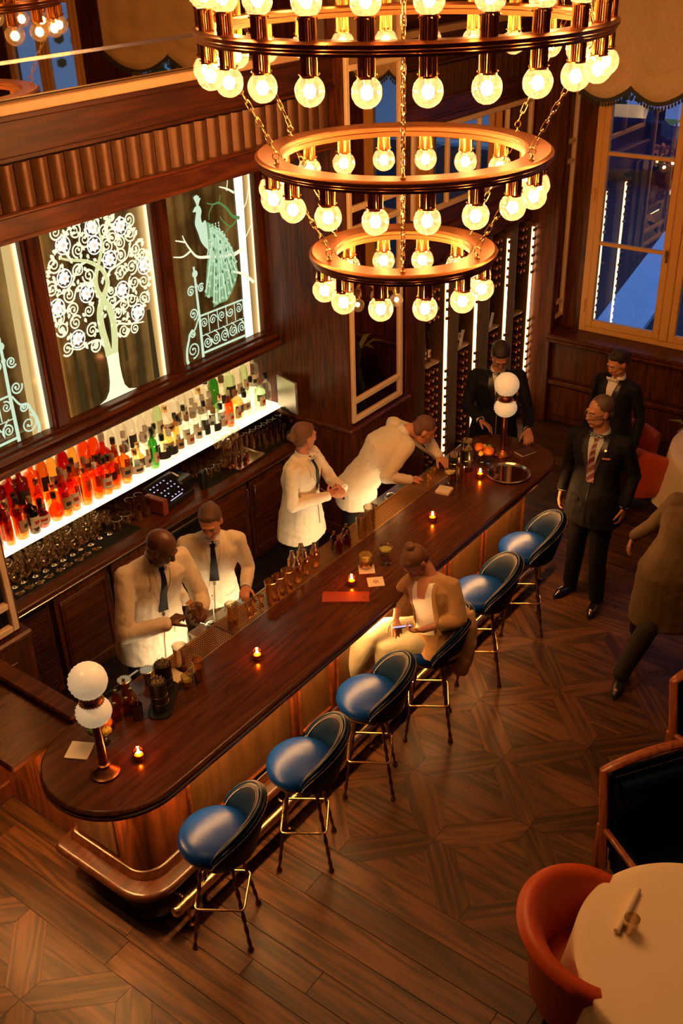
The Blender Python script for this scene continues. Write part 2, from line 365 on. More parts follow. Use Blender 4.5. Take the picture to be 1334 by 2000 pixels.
# ================================================================ illuminated art panels
GBACK = None
def art_back():
    m, nt, out = newmat('backlit_painted_glass'); L = nt.links.new; N = nt.nodes.new
    tc = N('ShaderNodeTexCoord'); sp = N('ShaderNodeSeparateXYZ'); L(tc.outputs['Object'], sp.inputs[0])
    n = N('ShaderNodeTexNoise'); n.inputs['Scale'].default_value = 2.6; n.inputs['Detail'].default_value = 6; L(tc.outputs['Object'], n.inputs['Vector'])
    mp = N('ShaderNodeMapping'); mp.inputs['Scale'].default_value = (9, 1, .35); L(tc.outputs['Object'], mp.inputs['Vector'])
    n2 = N('ShaderNodeTexNoise'); n2.inputs['Scale'].default_value = 1.0; n2.inputs['Detail'].default_value = 2; L(mp.outputs[0], n2.inputs['Vector'])
    cr = N('ShaderNodeValToRGB'); e = cr.color_ramp.elements; e[0].position = .38; e[0].color = (.010, .004, .0006, 1); e[1].position = .78; e[1].color = (.15, .075, .018, 1)
    k = e.new(.52); k.color = (.034, .015, .003, 1)
    ad = N('ShaderNodeMath'); ad.operation = 'MULTIPLY_ADD'; ad.inputs[1].default_value = .55; L(n.outputs[0], ad.inputs[0])
    m3 = N('ShaderNodeMath'); m3.operation = 'MULTIPLY'; m3.inputs[1].default_value = .5; L(n2.outputs[0], m3.inputs[0]); L(m3.outputs[0], ad.inputs[2]); L(ad.outputs[0], cr.inputs[0])
    gr = N('ShaderNodeValToRGB'); g2 = gr.color_ramp.elements; g2[0].position = 0; g2[0].color = (.30, .13, .02, 1); g2[1].position = 1; g2[1].color = (1.1, .80, .40, 1)  # glow of the edge strips, painted into the panel's emission as a ramp
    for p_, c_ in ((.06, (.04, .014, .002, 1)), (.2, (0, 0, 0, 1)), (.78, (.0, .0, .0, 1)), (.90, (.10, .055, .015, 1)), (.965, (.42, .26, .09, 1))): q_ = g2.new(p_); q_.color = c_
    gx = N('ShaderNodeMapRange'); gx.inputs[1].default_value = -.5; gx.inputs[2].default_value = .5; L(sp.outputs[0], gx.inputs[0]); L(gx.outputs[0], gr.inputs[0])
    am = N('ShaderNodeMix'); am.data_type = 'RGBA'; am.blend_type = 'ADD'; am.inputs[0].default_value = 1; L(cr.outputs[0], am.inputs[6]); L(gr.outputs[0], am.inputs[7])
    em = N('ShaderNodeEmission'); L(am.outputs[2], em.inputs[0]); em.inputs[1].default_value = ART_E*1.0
    g = N('ShaderNodeBsdfGlossy'); g.inputs['Roughness'].default_value = .08; g.inputs[0].default_value = (.02, .02, .02, 1)
    s = N('ShaderNodeAddShader'); L(em.outputs[0], s.inputs[0]); L(g.outputs[0], s.inputs[1]); L(s.outputs[0], out.inputs[0]); return m
GBACK = art_back()
ETCH = emis('lit_etched_cream', (.95, .88, .55), 1.15); ETCHG = emis('lit_etched_green', (.20, .33, .15), 1.0); TEAL = emis('lit_etched_teal', (.60, .76, .54), 1.0)
YEL = emis('lit_etched_yellow_green', (.62, .62, .28), 1.15); WHITE = emis('lit_white_edge', (1, .80, .48), 1.5); PINK = emis('lit_petal_pink', (.95, .62, .42), 1.1); PETAL = emis('lit_petal_white', (1, .95, .82), 1.35)
PY = 5.74
def ribbon(m, pts, w0, w1, y=-.006):
    pts = [Vector((p[0], p[1])) for p in pts]; n = len(pts); L_ = []; 
    for i, p in enumerate(pts):
        t = pts[min(i+1, n-1)]-pts[max(i-1, 0)]; t.normalize(); nn = Vector((-t.y, t.x)); w_ = (w0+(w1-w0)*i/(n-1))/2
        L_ += [(p.x+nn.x*w_, y, p.y+nn.y*w_), (p.x, y-.004, p.y), (p.x-nn.x*w_, y, p.y-nn.y*w_)]
    m.add(L_, [f for i in range(n-1) for f in ((3*i, 3*i+3, 3*i+4, 3*i+1), (3*i+1, 3*i+4, 3*i+5, 3*i+2))])
def smooth_pts(pts, k=6):
    out = []; n = len(pts)
    for i in range(n-1):
        p0, p1, p2, p3 = pts[max(i-1, 0)], pts[i], pts[i+1], pts[min(i+2, n-1)]
        for j in range(k):
            t = j/k; out.append(tuple(.5*((2*p1[a])+(-p0[a]+p2[a])*t+(2*p0[a]-5*p1[a]+4*p2[a]-p3[a])*t*t+(-p0[a]+3*p1[a]-3*p2[a]+p3[a])*t**3) for a in range(len(p1))))
    out.append(tuple(pts[-1])); return out
def spiral(m, c, r, a0, d=1, turns=1.6, w0=.016):
    n = 26; pts = []
    for i in range(n+1):
        t = i/n; a = a0+d*2*PI*turns*t; rr = r*(1-.82*t); pts.append((c[0]+rr*math.cos(a), c[1]+rr*math.sin(a)))
    ribbon(m, pts, w0, w0*.6)
    m.sph((pts[-1][0], -.007, pts[-1][1]), (w0*.8, .004, w0*.8), 8, 4)
def leaf(m, c, a, s=.03):
    ca, sa = math.cos(a), math.sin(a); P_ = [(0, 0), (.35, .3), (.7, .26), (1, 0), (.7, -.26), (.35, -.3)]
    m.add([(c[0]+s*(x*ca-y*sa), -.007-(.004 if k in (0, 3) else 0), c[1]+s*(x*sa+y*ca)) for k, (x, y) in enumerate(P_)], [(0, 1, 2, 3), (0, 3, 4, 5)])
def panel(x0, x1, lbl, z0=1.85, z1=3.5):
    t = thing('art_panel', lbl, 'panel', ((x0+x1)/2, PY+.02, z0))
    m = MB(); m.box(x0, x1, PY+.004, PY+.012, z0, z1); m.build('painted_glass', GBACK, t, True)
    m = MB(); m.box(x0-.06, x1+.06, PY+.02, PY+.06, z0-.03, z1+.03); m.build('light_box', WD, t, True)
    return t
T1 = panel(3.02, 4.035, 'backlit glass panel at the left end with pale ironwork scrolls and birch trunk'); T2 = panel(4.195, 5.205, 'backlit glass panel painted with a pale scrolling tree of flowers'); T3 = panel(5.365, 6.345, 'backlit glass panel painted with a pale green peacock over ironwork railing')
def art(name, m, mt, t):
    m.v = [(x, y+PY, z) for x, y, z in m.v]; return m.build(name, mt, t, True)
for t, x in ((T1, 4.015), (T2, 5.185), (T3, 6.325)):
    m = MB(); m.box(x+.003, x+.018, -.002, .003, 1.855, 3.48); art('light_strip', m, WHITE, t)
for t, x in ((T2, 4.215), (T3, 5.385)):
    m = MB(); m.box(x-.018, x-.006, -.002, .003, 1.855, 3.48); art('light_strip', m, emis('dim_lit_edge', (1, .6, .2), .7), t)
def poly(m, pts, y=-.006): m.add([(x, y, z) for x, z in pts], [tuple(range(len(pts)))])
# tree
TL = [(4.655,2.20),(4.655,2.24),(4.653,2.259),(4.629,2.412),(4.629,2.52),(4.654,2.596),(4.704,2.664),(4.743,2.734),(4.718,2.822),(4.667,2.875),(4.576,2.93),(4.437,2.973),(4.349,3.011)]
TR = [(4.715,2.20),(4.725,2.26),(4.735,2.319),(4.742,2.444),(4.727,2.533),(4.68,2.621),(4.641,2.689),(4.635,2.764),(4.659,2.837),(4.706,2.92),(4.745,3.013),(4.73,3.095),(4.70,3.2)]
m = MB(); tl = smooth_pts(TL); tr = smooth_pts(TR)
for P_, n0 in ((tl, 0), (tr, 0)):
    pp = P_; q = [Vector(p) for p in pp]; n = len(q); V = []
    for i, p in enumerate(q):
        t_ = q[min(i+1, n-1)]-q[max(i-1, 0)]; t_.normalize(); nn = Vector((-t_.y, t_.x)); w_ = (.062 if i < 22 else max(.012, .062-.05*(i-22)/(n-22)))/2
        V += [(p.x+nn.x*w_, -.007, p.y+nn.y*w_), (p.x, -.012, p.y), (p.x-nn.x*w_, -.007, p.y-nn.y*w_)]
    m.add(V, [f for i in range(n-1) for f in ((3*i, 3*i+3, 3*i+4, 3*i+1), (3*i+1, 3*i+4, 3*i+5, 3*i+2))])
art('tree_trunk', m, YEL, T2)
m = MB(); poly(m, [(4.50,1.858),(4.88,1.858),(4.80,1.885),(4.765,1.93),(4.752,2.0),(4.745,2.1),(4.752,2.28),(4.69,2.24),(4.628,2.28),(4.635,2.1),(4.628,2.0),(4.61,1.93),(4.57,1.88)]); art('tree_trunk_base', m, ETCH, T2)
m = MB()
for br in ([(4.629,2.733),(4.546,2.78),(4.463,2.763),(4.419,2.696),(4.313,2.615)],[(4.748,2.535),(4.818,2.565),(4.908,2.581),(4.993,2.557)],[(4.743,2.734),(4.778,2.806),(4.867,2.831),(4.959,2.864),(4.997,2.952)],[(4.737,2.361),(4.789,2.404),(4.893,2.372),(5.035,2.346)],[(4.626,2.285),(4.584,2.341),(4.502,2.351),(4.405,2.332),(4.303,2.374)],[(4.6,2.93),(4.5,2.9),(4.42,2.8),(4.3,2.76)],[(4.72,3.0),(4.8,3.1),(4.9,3.2)],[(4.45,2.97),(4.4,3.1),(4.5,3.2)]):
    ribbon(m, smooth_pts(br), .022, .010)
rs = random.Random(3)
for i, c in enumerate([(4.502,2.883),(4.586,2.825),(4.388,2.737),(4.537,2.581),(4.405,2.628),(4.539,2.432),(4.283,2.52),(4.405,2.531),(4.546,2.311),(4.525,3.02),(4.781,3.098),(4.786,2.987),(4.842,3.037),(4.904,2.975),(5.009,3.021),(4.899,2.888),(5.042,2.901),(4.989,2.783),(4.876,2.764),(4.99,2.667),(5.087,2.649),(4.759,2.66),(4.76,2.582),(4.946,2.545),(5.065,2.519),(4.795,2.480),(4.867,2.534),(4.832,2.34),(4.941,2.323),(4.302,2.97),(4.254,2.814),(4.522,3.151),(4.596,3.08),(4.855,3.17),(4.30,2.37),(4.36,3.18),(5.02,3.12),(4.27,2.6),(5.1,2.85)]):
    spiral(m, c, .048+.012*rs.random(), rs.random()*6.28, rs.choice((1, -1)), 1.7, .014)
art('scrolling_branches', m, ETCH, T2)
FL = [(4.402,3.085),(4.674,3.146),(4.928,3.092),(4.669,3.02),(4.788,2.888),(4.368,2.864),(4.537,2.707),(5.101,2.762),(4.868,2.642),(4.269,2.68),(4.983,2.436),(4.398,2.414)]
m = MB()
k = 0
while k < 230:
    a = rs.random()*6.28; r = math.sqrt(rs.random()); c = (4.68+.47*r*math.cos(a), 2.75+.47*r*math.sin(a))
    if c[0] < 4.215 or c[0] > 5.15: continue
    leaf(m, c, rs.random()*6.28, .042); k += 1
for i in range(44):
    a = -.9+i/44*5.0; leaf(m, (4.68+.45*math.cos(a), 2.75+.44*math.sin(a)), a+rs.uniform(-.6, .6), .05)
art('leaves', m, ETCH, T2)
flw = []
for c in FL:
    m = MB(); n = 24; pts = [(c[0]+.062*math.cos(2*PI*i/n), c[1]+.062*math.sin(2*PI*i/n)) for i in range(n+1)]; ribbon(m, pts, .010, .010, -.012)
    for i in range(8): leaf(m, (c[0], c[1]), 2*PI*i/8, .052)
    m.sph((c[0], -.013, c[1]), (.036, .004, .036), 10, 4); f = art('flower', m, PETAL, T2)
    m = MB(); m.sph((c[0], PY-.018, c[1]), (.016, .004, .016), 8, 4); m.v = [(x-T2.location[0], y-T2.location[1], z-T2.location[2]) for x, y, z in m.v]; m.build('flower_heart', PINK, f)
for x, w_, z0, z1 in ((4.33,.05,1.86,2.35),(4.46,.06,1.86,2.32),(4.93,.05,1.86,2.35),(5.07,.06,1.86,2.42),(4.81,.03,2.1,2.35)):
    m = MB(); m.add([(x, -.001, z0), (x+w_, -.001, z0), (x+w_*.8, -.001, z1), (x+w_*.15, -.001, z1)], [(0, 1, 2, 3)]); art('misty_tree', m, emis('misty_tree', (.045, .028, .008), 1), T2)
# peacock
m = MB(); poly(m, smooth_pts([(5.663,3.03),(5.69,3.06),(5.734,3.069),(5.761,3.026),(5.748,2.977),(5.758,2.93),(5.80,2.93),(5.80,2.72),(5.784,2.717),(5.727,2.785),(5.70,2.867),(5.677,2.933),(5.69,2.99),(5.70,3.023),(5.664,3.029)], 4)[:-1])
for q in ((5.691,3.141),(5.705,3.148),(5.722,3.15),(5.74,3.14),(5.757,3.12)): ribbon(m, [(5.722,3.06), ((5.722+q[0])/2+.004, 3.1), q], .012, .016)
ribbon(m, [(5.80,2.72),(5.775,2.66)], .014, .01); ribbon(m, [(5.82,2.72),(5.80,2.66)], .014, .01); art('peacock_neck', m, TEAL, T3)
m = MB(); poly(m, [(5.812,2.925),(5.895,2.876),(5.973,2.78),(6.075,2.661),(6.1,2.575),(6.121,2.448),(6.08,2.36),(6.017,2.287),(5.964,2.244),(5.87,2.246),(5.798,2.234),(5.799,2.324),(5.711,2.349),(5.739,2.469),(5.767,2.596),(5.80,2.70),(5.77,2.75),(5.75,2.85)], -.004)
art('peacock_train', m, ETCHG, T3)
m = MB(); m2 = MB()
END = [(5.745,2.33),(5.72,2.38),(5.76,2.45),(5.80,2.27),(5.83,2.25),(5.87,2.26),(5.91,2.27),(5.95,2.26),(5.99,2.29),(6.03,2.34),(6.07,2.38),(6.10,2.45),(6.10,2.53),(6.08,2.60),(6.05,2.66),(5.78,2.56),(5.85,2.40),(5.93,2.38),(6.0,2.42),(6.04,2.50),(5.88,2.52),(5.97,2.55),(5.84,2.62),(5.92,2.64),(6.0,2.66)]
for k, (ex, ez) in enumerate(END):
    sx, sz = 5.83+.05*rs.random(), 2.88-.05*rs.random(); P_ = smooth_pts([(sx, sz), (sx*.6+ex*.4+.03, sz*.6+ez*.4+.02), (ex, ez)], 8); ribbon(m if k % 2 else m2, P_, .006, .016, -.009)
    for q in range(3, len(P_)-1, 2):
        for sd in (-1, 1): a_ = math.atan2(P_[q+1][1]-P_[q][1], P_[q+1][0]-P_[q][0]); leaf(m2 if k % 2 else m, P_[q], a_+sd*.45, .030)
for i in range(40): leaf(m, (5.80+.035*(i % 5)-.02*(i//5 > 4), 2.90-.022*(i//5)), -1.9, .022)
art('train_feathers', m, TEAL, T3); art('train_feathers', m2, emis('lit_feather_green', (.34, .55, .30), 1.0), T3)
m = MB()
for c in ((5.87,2.80),(5.93,2.74),(5.85,2.70),(5.92,2.66),(5.99,2.66),(5.87,2.60),(5.97,2.58),(6.04,2.58),(5.85,2.50),(5.93,2.50),(6.02,2.48),(5.86,2.40),(5.95,2.40),(6.04,2.39)): m.sph((c[0], -.013, c[1]), (.010, .003, .017), 8, 4)
art('feather_eyes', m, emis('feather_eye', (.05, .16, .07), 1), T3)
m = MB()
for b_, w_ in (([(6.183,2.873),(6.104,2.906),(6.044,2.98),(5.961,3.04),(5.895,3.042),(5.821,3.066)],.03),([(5.961,3.04),(5.986,3.099)],.01),([(5.895,3.042),(5.843,2.986),(5.836,2.935)],.012),([(6.146,2.865),(6.072,2.828),(5.988,2.893),(5.959,2.938)],.016),([(6.072,2.828),(5.974,2.784)],.01)): ribbon(m, smooth_pts(b_, 4), w_, .007)
art('green_branch', m, emis('lit_green_branch', (.10, .24, .06), 1), T3)
m = MB()
for b_, w_ in (([(6.20,2.62),(6.088,2.60),(5.952,2.622),(5.786,2.654),(5.669,2.684),(5.602,2.754),(5.55,2.835),(5.531,2.884)],.035),([(5.601,2.747),(5.512,2.723),(5.41,2.746)],.018),([(5.549,2.828),(5.449,2.863)],.014),([(6.30,2.308),(6.188,2.405),(6.051,2.466),(5.939,2.512)],.03),([(6.143,3.082),(6.063,3.128),(5.977,3.16)],.02),([(6.061,3.113),(6.08,3.19)],.012),([(6.2,2.9),(6.28,2.98),(6.32,3.1)],.014),([(6.24,2.7),(6.33,2.8)],.012)): ribbon(m, smooth_pts(b_, 4), w_, .008)
art('pale_branches', m, ETCH, T3)
m = MB(); poly(m, [(6.15,1.858),(6.25,1.858),(6.245,2.6),(6.26,3.48),(6.15,3.48),(6.16,2.7)], -.003); art('birch_trunk', m, emis('lit_birch', (1, .95, .75), 1.5), T3)
def ironwork(t, px, d, half=False):
    """lamp post, scrolls and railing; d is +1 when the railing runs to the right of the post"""
    m = MB(); X = lambda u: px+d*u
    ribbon(m, [(X(-.004),2.62),(X(0),2.42),(X(.004),2.22),(X(.003),1.862)], .022, .03); m.sph((X(0), -.008, 2.56), (.032, .004, .03), 8, 4); m.sph((X(0), -.008, 2.46), (.02, .004, .02), 8, 4)
    for u, z, r in ((-.06,2.433,.042),(.055,2.432,.036),(-.06,2.247,.05),(-.10,1.955,.07),(-.085,2.09,.035)): spiral(m, (X(u), z), r, rs.random()*6, d, 1.6, .014)
    ribbon(m, smooth_pts([(X(-.01),2.2),(X(-.06),2.12),(X(-.12),2.10),(X(-.14),2.05),(X(-.17),1.98),(X(-.18),1.9),(X(-.17),1.862)]), .014, .03)
    art('lamp_post', m, TEAL, t)
    m = MB(); e = .52 if not half else .9
    ribbon(m, [(X(.006),2.21),(X(e),2.20)], .016, .016); ribbon(m, [(X(.006),1.895),(X(e),1.885)], .02, .02); ribbon(m, [(X(.006),2.04),(X(e),2.04)], .008, .008)
    u = .05
    while u < e-.02:
        spiral(m, (X(u), 2.14), .042, rs.random()*6, 1 if int(u*10) % 2 else -1, 1.5, .012); spiral(m, (X(u+.02), 1.97), .05, rs.random()*6, 1 if int(u*10) % 2 else -1, 1.7, .013)
        ribbon(m, [(X(u+.055), 2.2), (X(u+.055), 2.05)], .010, .010); ribbon(m, smooth_pts([(X(u), 2.05), (X(u+.05), 2.0), (X(u+.06), 1.93)]), .010, .01); u += .105
    art('iron_railing', m, TEAL, t)
ironwork(T3, 5.62, 1); ironwork(T1, 3.765, -1)
m = MB(); poly(m, [(3.88,1.858),(3.94,1.858),(3.985,3.48),(3.925,3.48)], -.003); art('birch_trunk', m, emis('lit_birch_warm', (.62, .42, .16), 1.0), T1)
# panel framing (beams between the panels, sill)
for a, b in ((2.9, 3.02), (4.035, 4.195), (5.205, 5.365), (6.345, 6.425)):
    m = MB(); m.box(a, b, 5.69, 5.80, 1.80, 3.46, .006); m.box(a+.03, b-.03, 5.67, 5.70, 1.85, 3.46, .008) if b-a > .1 else 0; spart('panel_mullion', m, WDZ)
m = MB(); m.box(2.9, 6.425, 5.66, 5.98, 1.76, 1.855, .006); spart('sill_board', m, WD)
m = MB(); m.box(2.9, 6.425, 5.55, 5.70, 1.74, 1.79, .012); m.box(2.9, 6.425, 5.60, 5.72, 1.79, 1.84, .014); spart('sill_moulding', m, WD)
# ================================================================ right-hand alcove, transom mirror
m = MB(); m.box(7.25, 9.7, 5.15, 5.25, 0, 3.45); m.box(9.64, 9.95, 4.60, 6.0, 0, 6.4); alc = struct('wall_alcove', m, WDZ)
m = MB(); m.box(7.25, 9.66, WY+.05, 5.2, 2.25, 3.45); spart('transom_wall', m, WD, root=alc)
m = MB(); m.box(7.25, 9.66, WY+.02, 5.0, 2.22, 2.50, .01); m.box(7.25, 9.66, WY, 4.95, 2.46, 2.52, .015); spart('cornice', m, WD, root=alc)
mirror_frame(alc, 7.42, 9.55, [2.68, 3.36], WY+.05)
for x in (7.98, 8.52, 9.04):
    m = MB(); m.box(x, x+.03, WY+.02, WY+.05, 2.72, 3.36, .005); spart('frame_bar', m, CREAM, root=alc)
m = MB(); m.box(7.25, 7.62, WY-.0, 5.15, 0, 2.3, .005); m.box(7.27, 7.45, WY-.02, 5.15, 0, 2.3, .005); spart('alcove_jamb', m, WDZ, root=alc)
mirror_frame(alc, 9.70, 9.94, [1.155, 1.31, 2.76, 2.95, 3.9], 4.60, .04)
m = MB(); m.box(9.63, 9.72, 4.56, 4.62, 0, 6.3, .01); spart('corner_post', m, WDZ, root=alc)
# ================================================================ right-hand wall with windows
WX = 9.95
m = MB(); m.box(9.72, 10.1, -4, 4.62, 0, 1.0); m.box(9.95, 10.1, -4, 4.62, 5.3, 6.5)
piers = [(4.36, 4.62), (.95, 2.50), (-1.9, -.95), (-4, -3.5)]
for a, b in piers: m.box(9.93, 10.1, a, b, 1.0, 5.3)
wr = struct('wall_right', m, WDZ)
for a, b in ((3.9, 4.52), (3.0, 3.82), (2.1, 2.92), (1.2, 2.02), (.3, 1.12), (-.6, .22)):
    m = MB(); m.box(9.695, 9.725, a, b, .52, .92, .008); spart('wall_panel', m, WDZ, root=wr)
    m = MB(); m.box(9.695, 9.725, a, b, .08, .42, .008); spart('wall_panel', m, WDZ, root=wr)
m = MB(); m.box(9.66, 9.75, -4, 4.6, .44, .50, .015); spart('dado_rail', m, WD, root=wr)
m = MB(); m.box(9.60, 9.95, -4, 4.6, .985, 1.03, .012); m.box(9.58, 9.76, -4, 4.6, .955, .99, .012); spart('sill_board', m, WD, root=wr)
GW = glass('window_glass', (.92, .95, 1), .95, .0, base=.16)
def window(n, y0, y1):
    """two-leaf casement, leaf glazed in three panes per column"""
    m = MB(); t = .075; z0, z1 = 1.03, 4.2; x = WX-.04
    m.box(x, x+.08, y0, y0+t, z0, z1, .006); m.box(x, x+.08, y1-t, y1, z0, z1, .006); m.box(x, x+.08, y0+t, y1-t, z0, z0+.06, .006); m.box(x, x+.08, y0+t, y1-t, z1-.08, z1, .006)
    root = struct('window_%d' % n, m, OCHRE)
    mid = (y0+y1)/2; m = MB(); m.box(x-.02, x+.08, mid-.045, mid+.045, z0+.06, z1-.08, .008); m.build('mullion', OCHRE, root)
    for a, b in ((y0+t, mid-.045), (mid+.045, y1-t)):
        m = MB(); s_ = .072
        m.box(x-.015, x+.045, a+.004, a+s_, z0+.065, z1-.085, .006); m.box(x-.015, x+.045, b-s_, b-.004, z0+.065, z1-.085, .006)
        m.box(x-.015, x+.045, a+s_, b-s_, z0+.065, z0+.065+s_, .006); m.box(x-.015, x+.045, a+s_, b-s_, z1-.16, z1-.085, .006)
        sash = m.build('sash', OCHRE, root); zz = [z0+.137, 1.985, 2.87, z1-.16]
        for i, z in enumerate(zz[1:-1]):
            m = MB(); m.box(x-.008, x+.038, a+s_, b-s_, z-.018, z+.018, .004); m.build('glazing_bar', OCHRE, sash)
        for p, q in zip(zz, zz[1:]):
            m = MB(); m.box(x+.012, x+.018, a+s_-.006, b-s_+.006, p+.01, q-.01); m.build('pane', GW, sash)
    m = MB(); m.box(x-.045, x-.015, mid+.055, mid+.075, 1.90, 2.03, .006); m.box(x-.06, x-.04, mid+.05, mid+.08, 1.96, 2.03, .006); m.build('handle', BRASS, root)
    for zz in (1.25, 2.4):
        m = MB(); m.tube([(x-.02, y1-.05, zz), (x-.02, y1-.05, zz+.13)], .007, 8); m.build('hinge', OCHRE, root)
    return root
window(1, 2.50, 4.37); window(2, -.95, .95); window(3, -3.5, -1.9)
BL = mat('festoon_blind_fabric', (.86, .58, .30), .85, bump=.25, bscale=30, var=.15); FR = mat('blind_fringe', (.055, .05, .035), .8)
def blind(y0, y1, ns, dip, lbl):
    t = thing('festoon_blind', lbl, 'blind', (9.72, (y0+y1)/2, 3.4)); n = 72; k = 30; V = []; sw = (y1-y0)/2
    for i in range(n+1):
        u = i/n; y = y0+(y1-y0)*u; ph = (u*ns) % 1; sag = dip*math.sin(PI*ph)**.8
        for j in range(k+1):
            v = j/k; z = 5.4*(1-v)+(3.50-sag)*v
            fold = .0+.06*math.sin(PI*ph)*math.sin(v**3*24)*(v**3)+.05*v**6*math.sin(PI*ph)+.012*math.sin(u*38+v*3)*(1-v*.5)
            V.append((9.78-fold, y, z))
    m = MB(); m.add(V, [((i*(k+1)+j), (i+1)*(k+1)+j, (i+1)*(k+1)+j+1, i*(k+1)+j+1) for i in range(n) for j in range(k)])
    m.add([(x+.02, y, z) for x, y, z in V], [((i*(k+1)+j+1), (i+1)*(k+1)+j+1, (i+1)*(k+1)+j, i*(k+1)+j) for i in range(n) for j in range(k)])
    m.build('blind_cloth', BL, t, True, 180)
    m = MB(); E_ = [V[i*(k+1)+k] for i in range(n+1)]; m.add([(x-.012, y, z+.02) for x, y, z in E_]+[(x-.012, y, z-.025) for x, y, z in E_], [(i, i+1, n+2+i, n+1+i) for i in range(n)])
    for i in range(0, n+1):
        x, y, z = E_[i]; m.sph((x-.014, y, z-.045), (.011, .011, .020), 6, 4)
    m.build('tassel_fringe', FR, t, True); return t
blind(2.42, 4.54, 4, .12, 'ruched cream festoon blind with dark tassel fringe at the window beside the alcove'); blind(-1.28, 1.05, 2, .20, 'ruched cream festoon blind over the middle window')
# other room surfaces (seen only in the mirrors)
m = MB(); m.box(-3.1, -3, -4, 6.1, 0, 6.5); struct('wall_left.001', m, WDZ)
m = MB(); m.box(-3, 10, -4.1, -4, 0, 6.5); struct('wall_front', m, WDZ)
m = MB(); m.box(-3, 10.1, -4.1, 6.2, 6.5, 6.6); struct('ceiling', m, mat('ceiling_paint', (.45, .30, .16), .7))
m = MB(); m.box(-3, 2.2, 5.0, 6.15, 0, 6.5); struct('wall_back.001', m, WD)
# street outside
m = MB(); m.box(10.1, 42, -20, 26, -.6, -.5); struct('street', m, mat('wet_asphalt', (.020, .024, .036), .45, var=.5, bscale=3))
m = MB(); m.prism([(12.9, 5.0), (18.5, 5.95), (19.2, 6.9), (13.2, 5.75)], -.5, -.42); m.box(10.3, 11.4, -16, 16, -.5, -.42); m.box(24.5, 35, -18, 24, -.5, -.42); struct('pavement', m, mat('pale_paving', (.72, .78, .86), .6, var=.15, bscale=4))
# ================================================================ the bar
BT = 1.08
bar = thing('bar_counter', 'long polished mahogany bar counter with rounded ends and panelled front', 'bar counter', (4.6, 3.55, 0))
def bpart(name, m, mt, smooth=None, root=None): return m.build(name, mt, root or bar, True, smooth)
def ring3(x0, x1, y0, y1, r, z, n=8): return [(x, y, z) for x, y in rrect(x0, x1, y0, y1, r, n)]
# solid top in three pieces around the sunken brass strip
def nosed(x0, x1, y0, y1, r, ins):
    L_ = []
    for d, z in ((.03, 1.0), (.0, 1.018), (.0, 1.034), (.012, 1.042), (.004, 1.05), (.0, 1.062), (.006, 1.075), (.016, BT)): L_.append(ring3(x0+d*ins[0], x1-d*ins[1], y0+d*ins[2], y1-d*ins[3], [max(.002, q-d) for q in r], z, 12))
    return L_
m = MB(); m.stack(nosed(3.10, 6.36, 3.124, 3.74, (.002,)*4, (0, 0, 1, 0))); bpart('countertop', m, WBAR, 40)
m = MB(); m.stack(nosed(2.115, 3.10, 3.124, 3.955, (.415, .002, .002, .40), (1, 0, 1, 1))); bpart('countertop_end', m, WBAR, 40)
m = MB(); m.stack(nosed(6.36, 7.15, 3.124, 3.955, (.002, .36, .3, .002), (0, 1, 1, 1))); bpart('countertop_end', m, WBAR, 40)
PERF = None
def perf():
    mt, nt, out = newmat('perforated_brass'); L = nt.links.new; N = nt.nodes.new
    b = N('ShaderNodeBsdfPrincipled'); L(b.outputs[0], out.inputs[0]); b.inputs['Metallic'].default_value = .85; b.inputs['Roughness'].default_value = .3
    tc = N('ShaderNodeTexCoord'); mp = N('ShaderNodeMapping'); mp.inputs['Scale'].default_value = (62, 62, 62); L(tc.outputs['Object'], mp.inputs['Vector'])
    fr = N('ShaderNodeVectorMath'); fr.operation = 'FRACTION'; L(mp.outputs[0], fr.inputs[0]); sb = N('ShaderNodeVectorMath'); sb.operation = 'SUBTRACT'; sb.inputs[1].default_value = (.5, .5, 0); L(fr.outputs[0], sb.inputs[0])
    ml = N('ShaderNodeVectorMath'); ml.operation = 'MULTIPLY'; ml.inputs[1].default_value = (1, 1, 0); L(sb.outputs[0], ml.inputs[0])
    ln = N('ShaderNodeVectorMath'); ln.operation = 'LENGTH'; L(ml.outputs[0], ln.inputs[0]); lt = N('ShaderNodeMath'); lt.operation = 'LESS_THAN'; lt.inputs[1].default_value = .33; L(ln.outputs['Value'], lt.inputs[0])
    mx = N('ShaderNodeMix'); mx.data_type = 'RGBA'; mx.inputs[6].default_value = (.70, .42, .17, 1); mx.inputs[7].default_value = (.015, .008, .004, 1); L(lt.outputs[0], mx.inputs[0]); L(mx.outputs[2], b.inputs['Base Color']); return mt
PERF = perf()
x = 3.10
for i, x1 in enumerate((3.72, 4.50, 5.28, 5.98, 6.36)):
    m = MB(); m.box(x+.003, x1-.003, 3.745, 3.94, 1.035, 1.052, .003); bpart('drip_grille', m, PERF); x = x1
m = MB(); m.box(3.10, 6.36, 3.742, 3.95, .99, 1.03); m.box(3.1, 6.36, 3.94, 3.955, 1.03, 1.058, .004); m.box(3.10, 6.36, 3.738, 3.748, 1.03, 1.082, .002); bpart('drip_tray', m, BRASS)
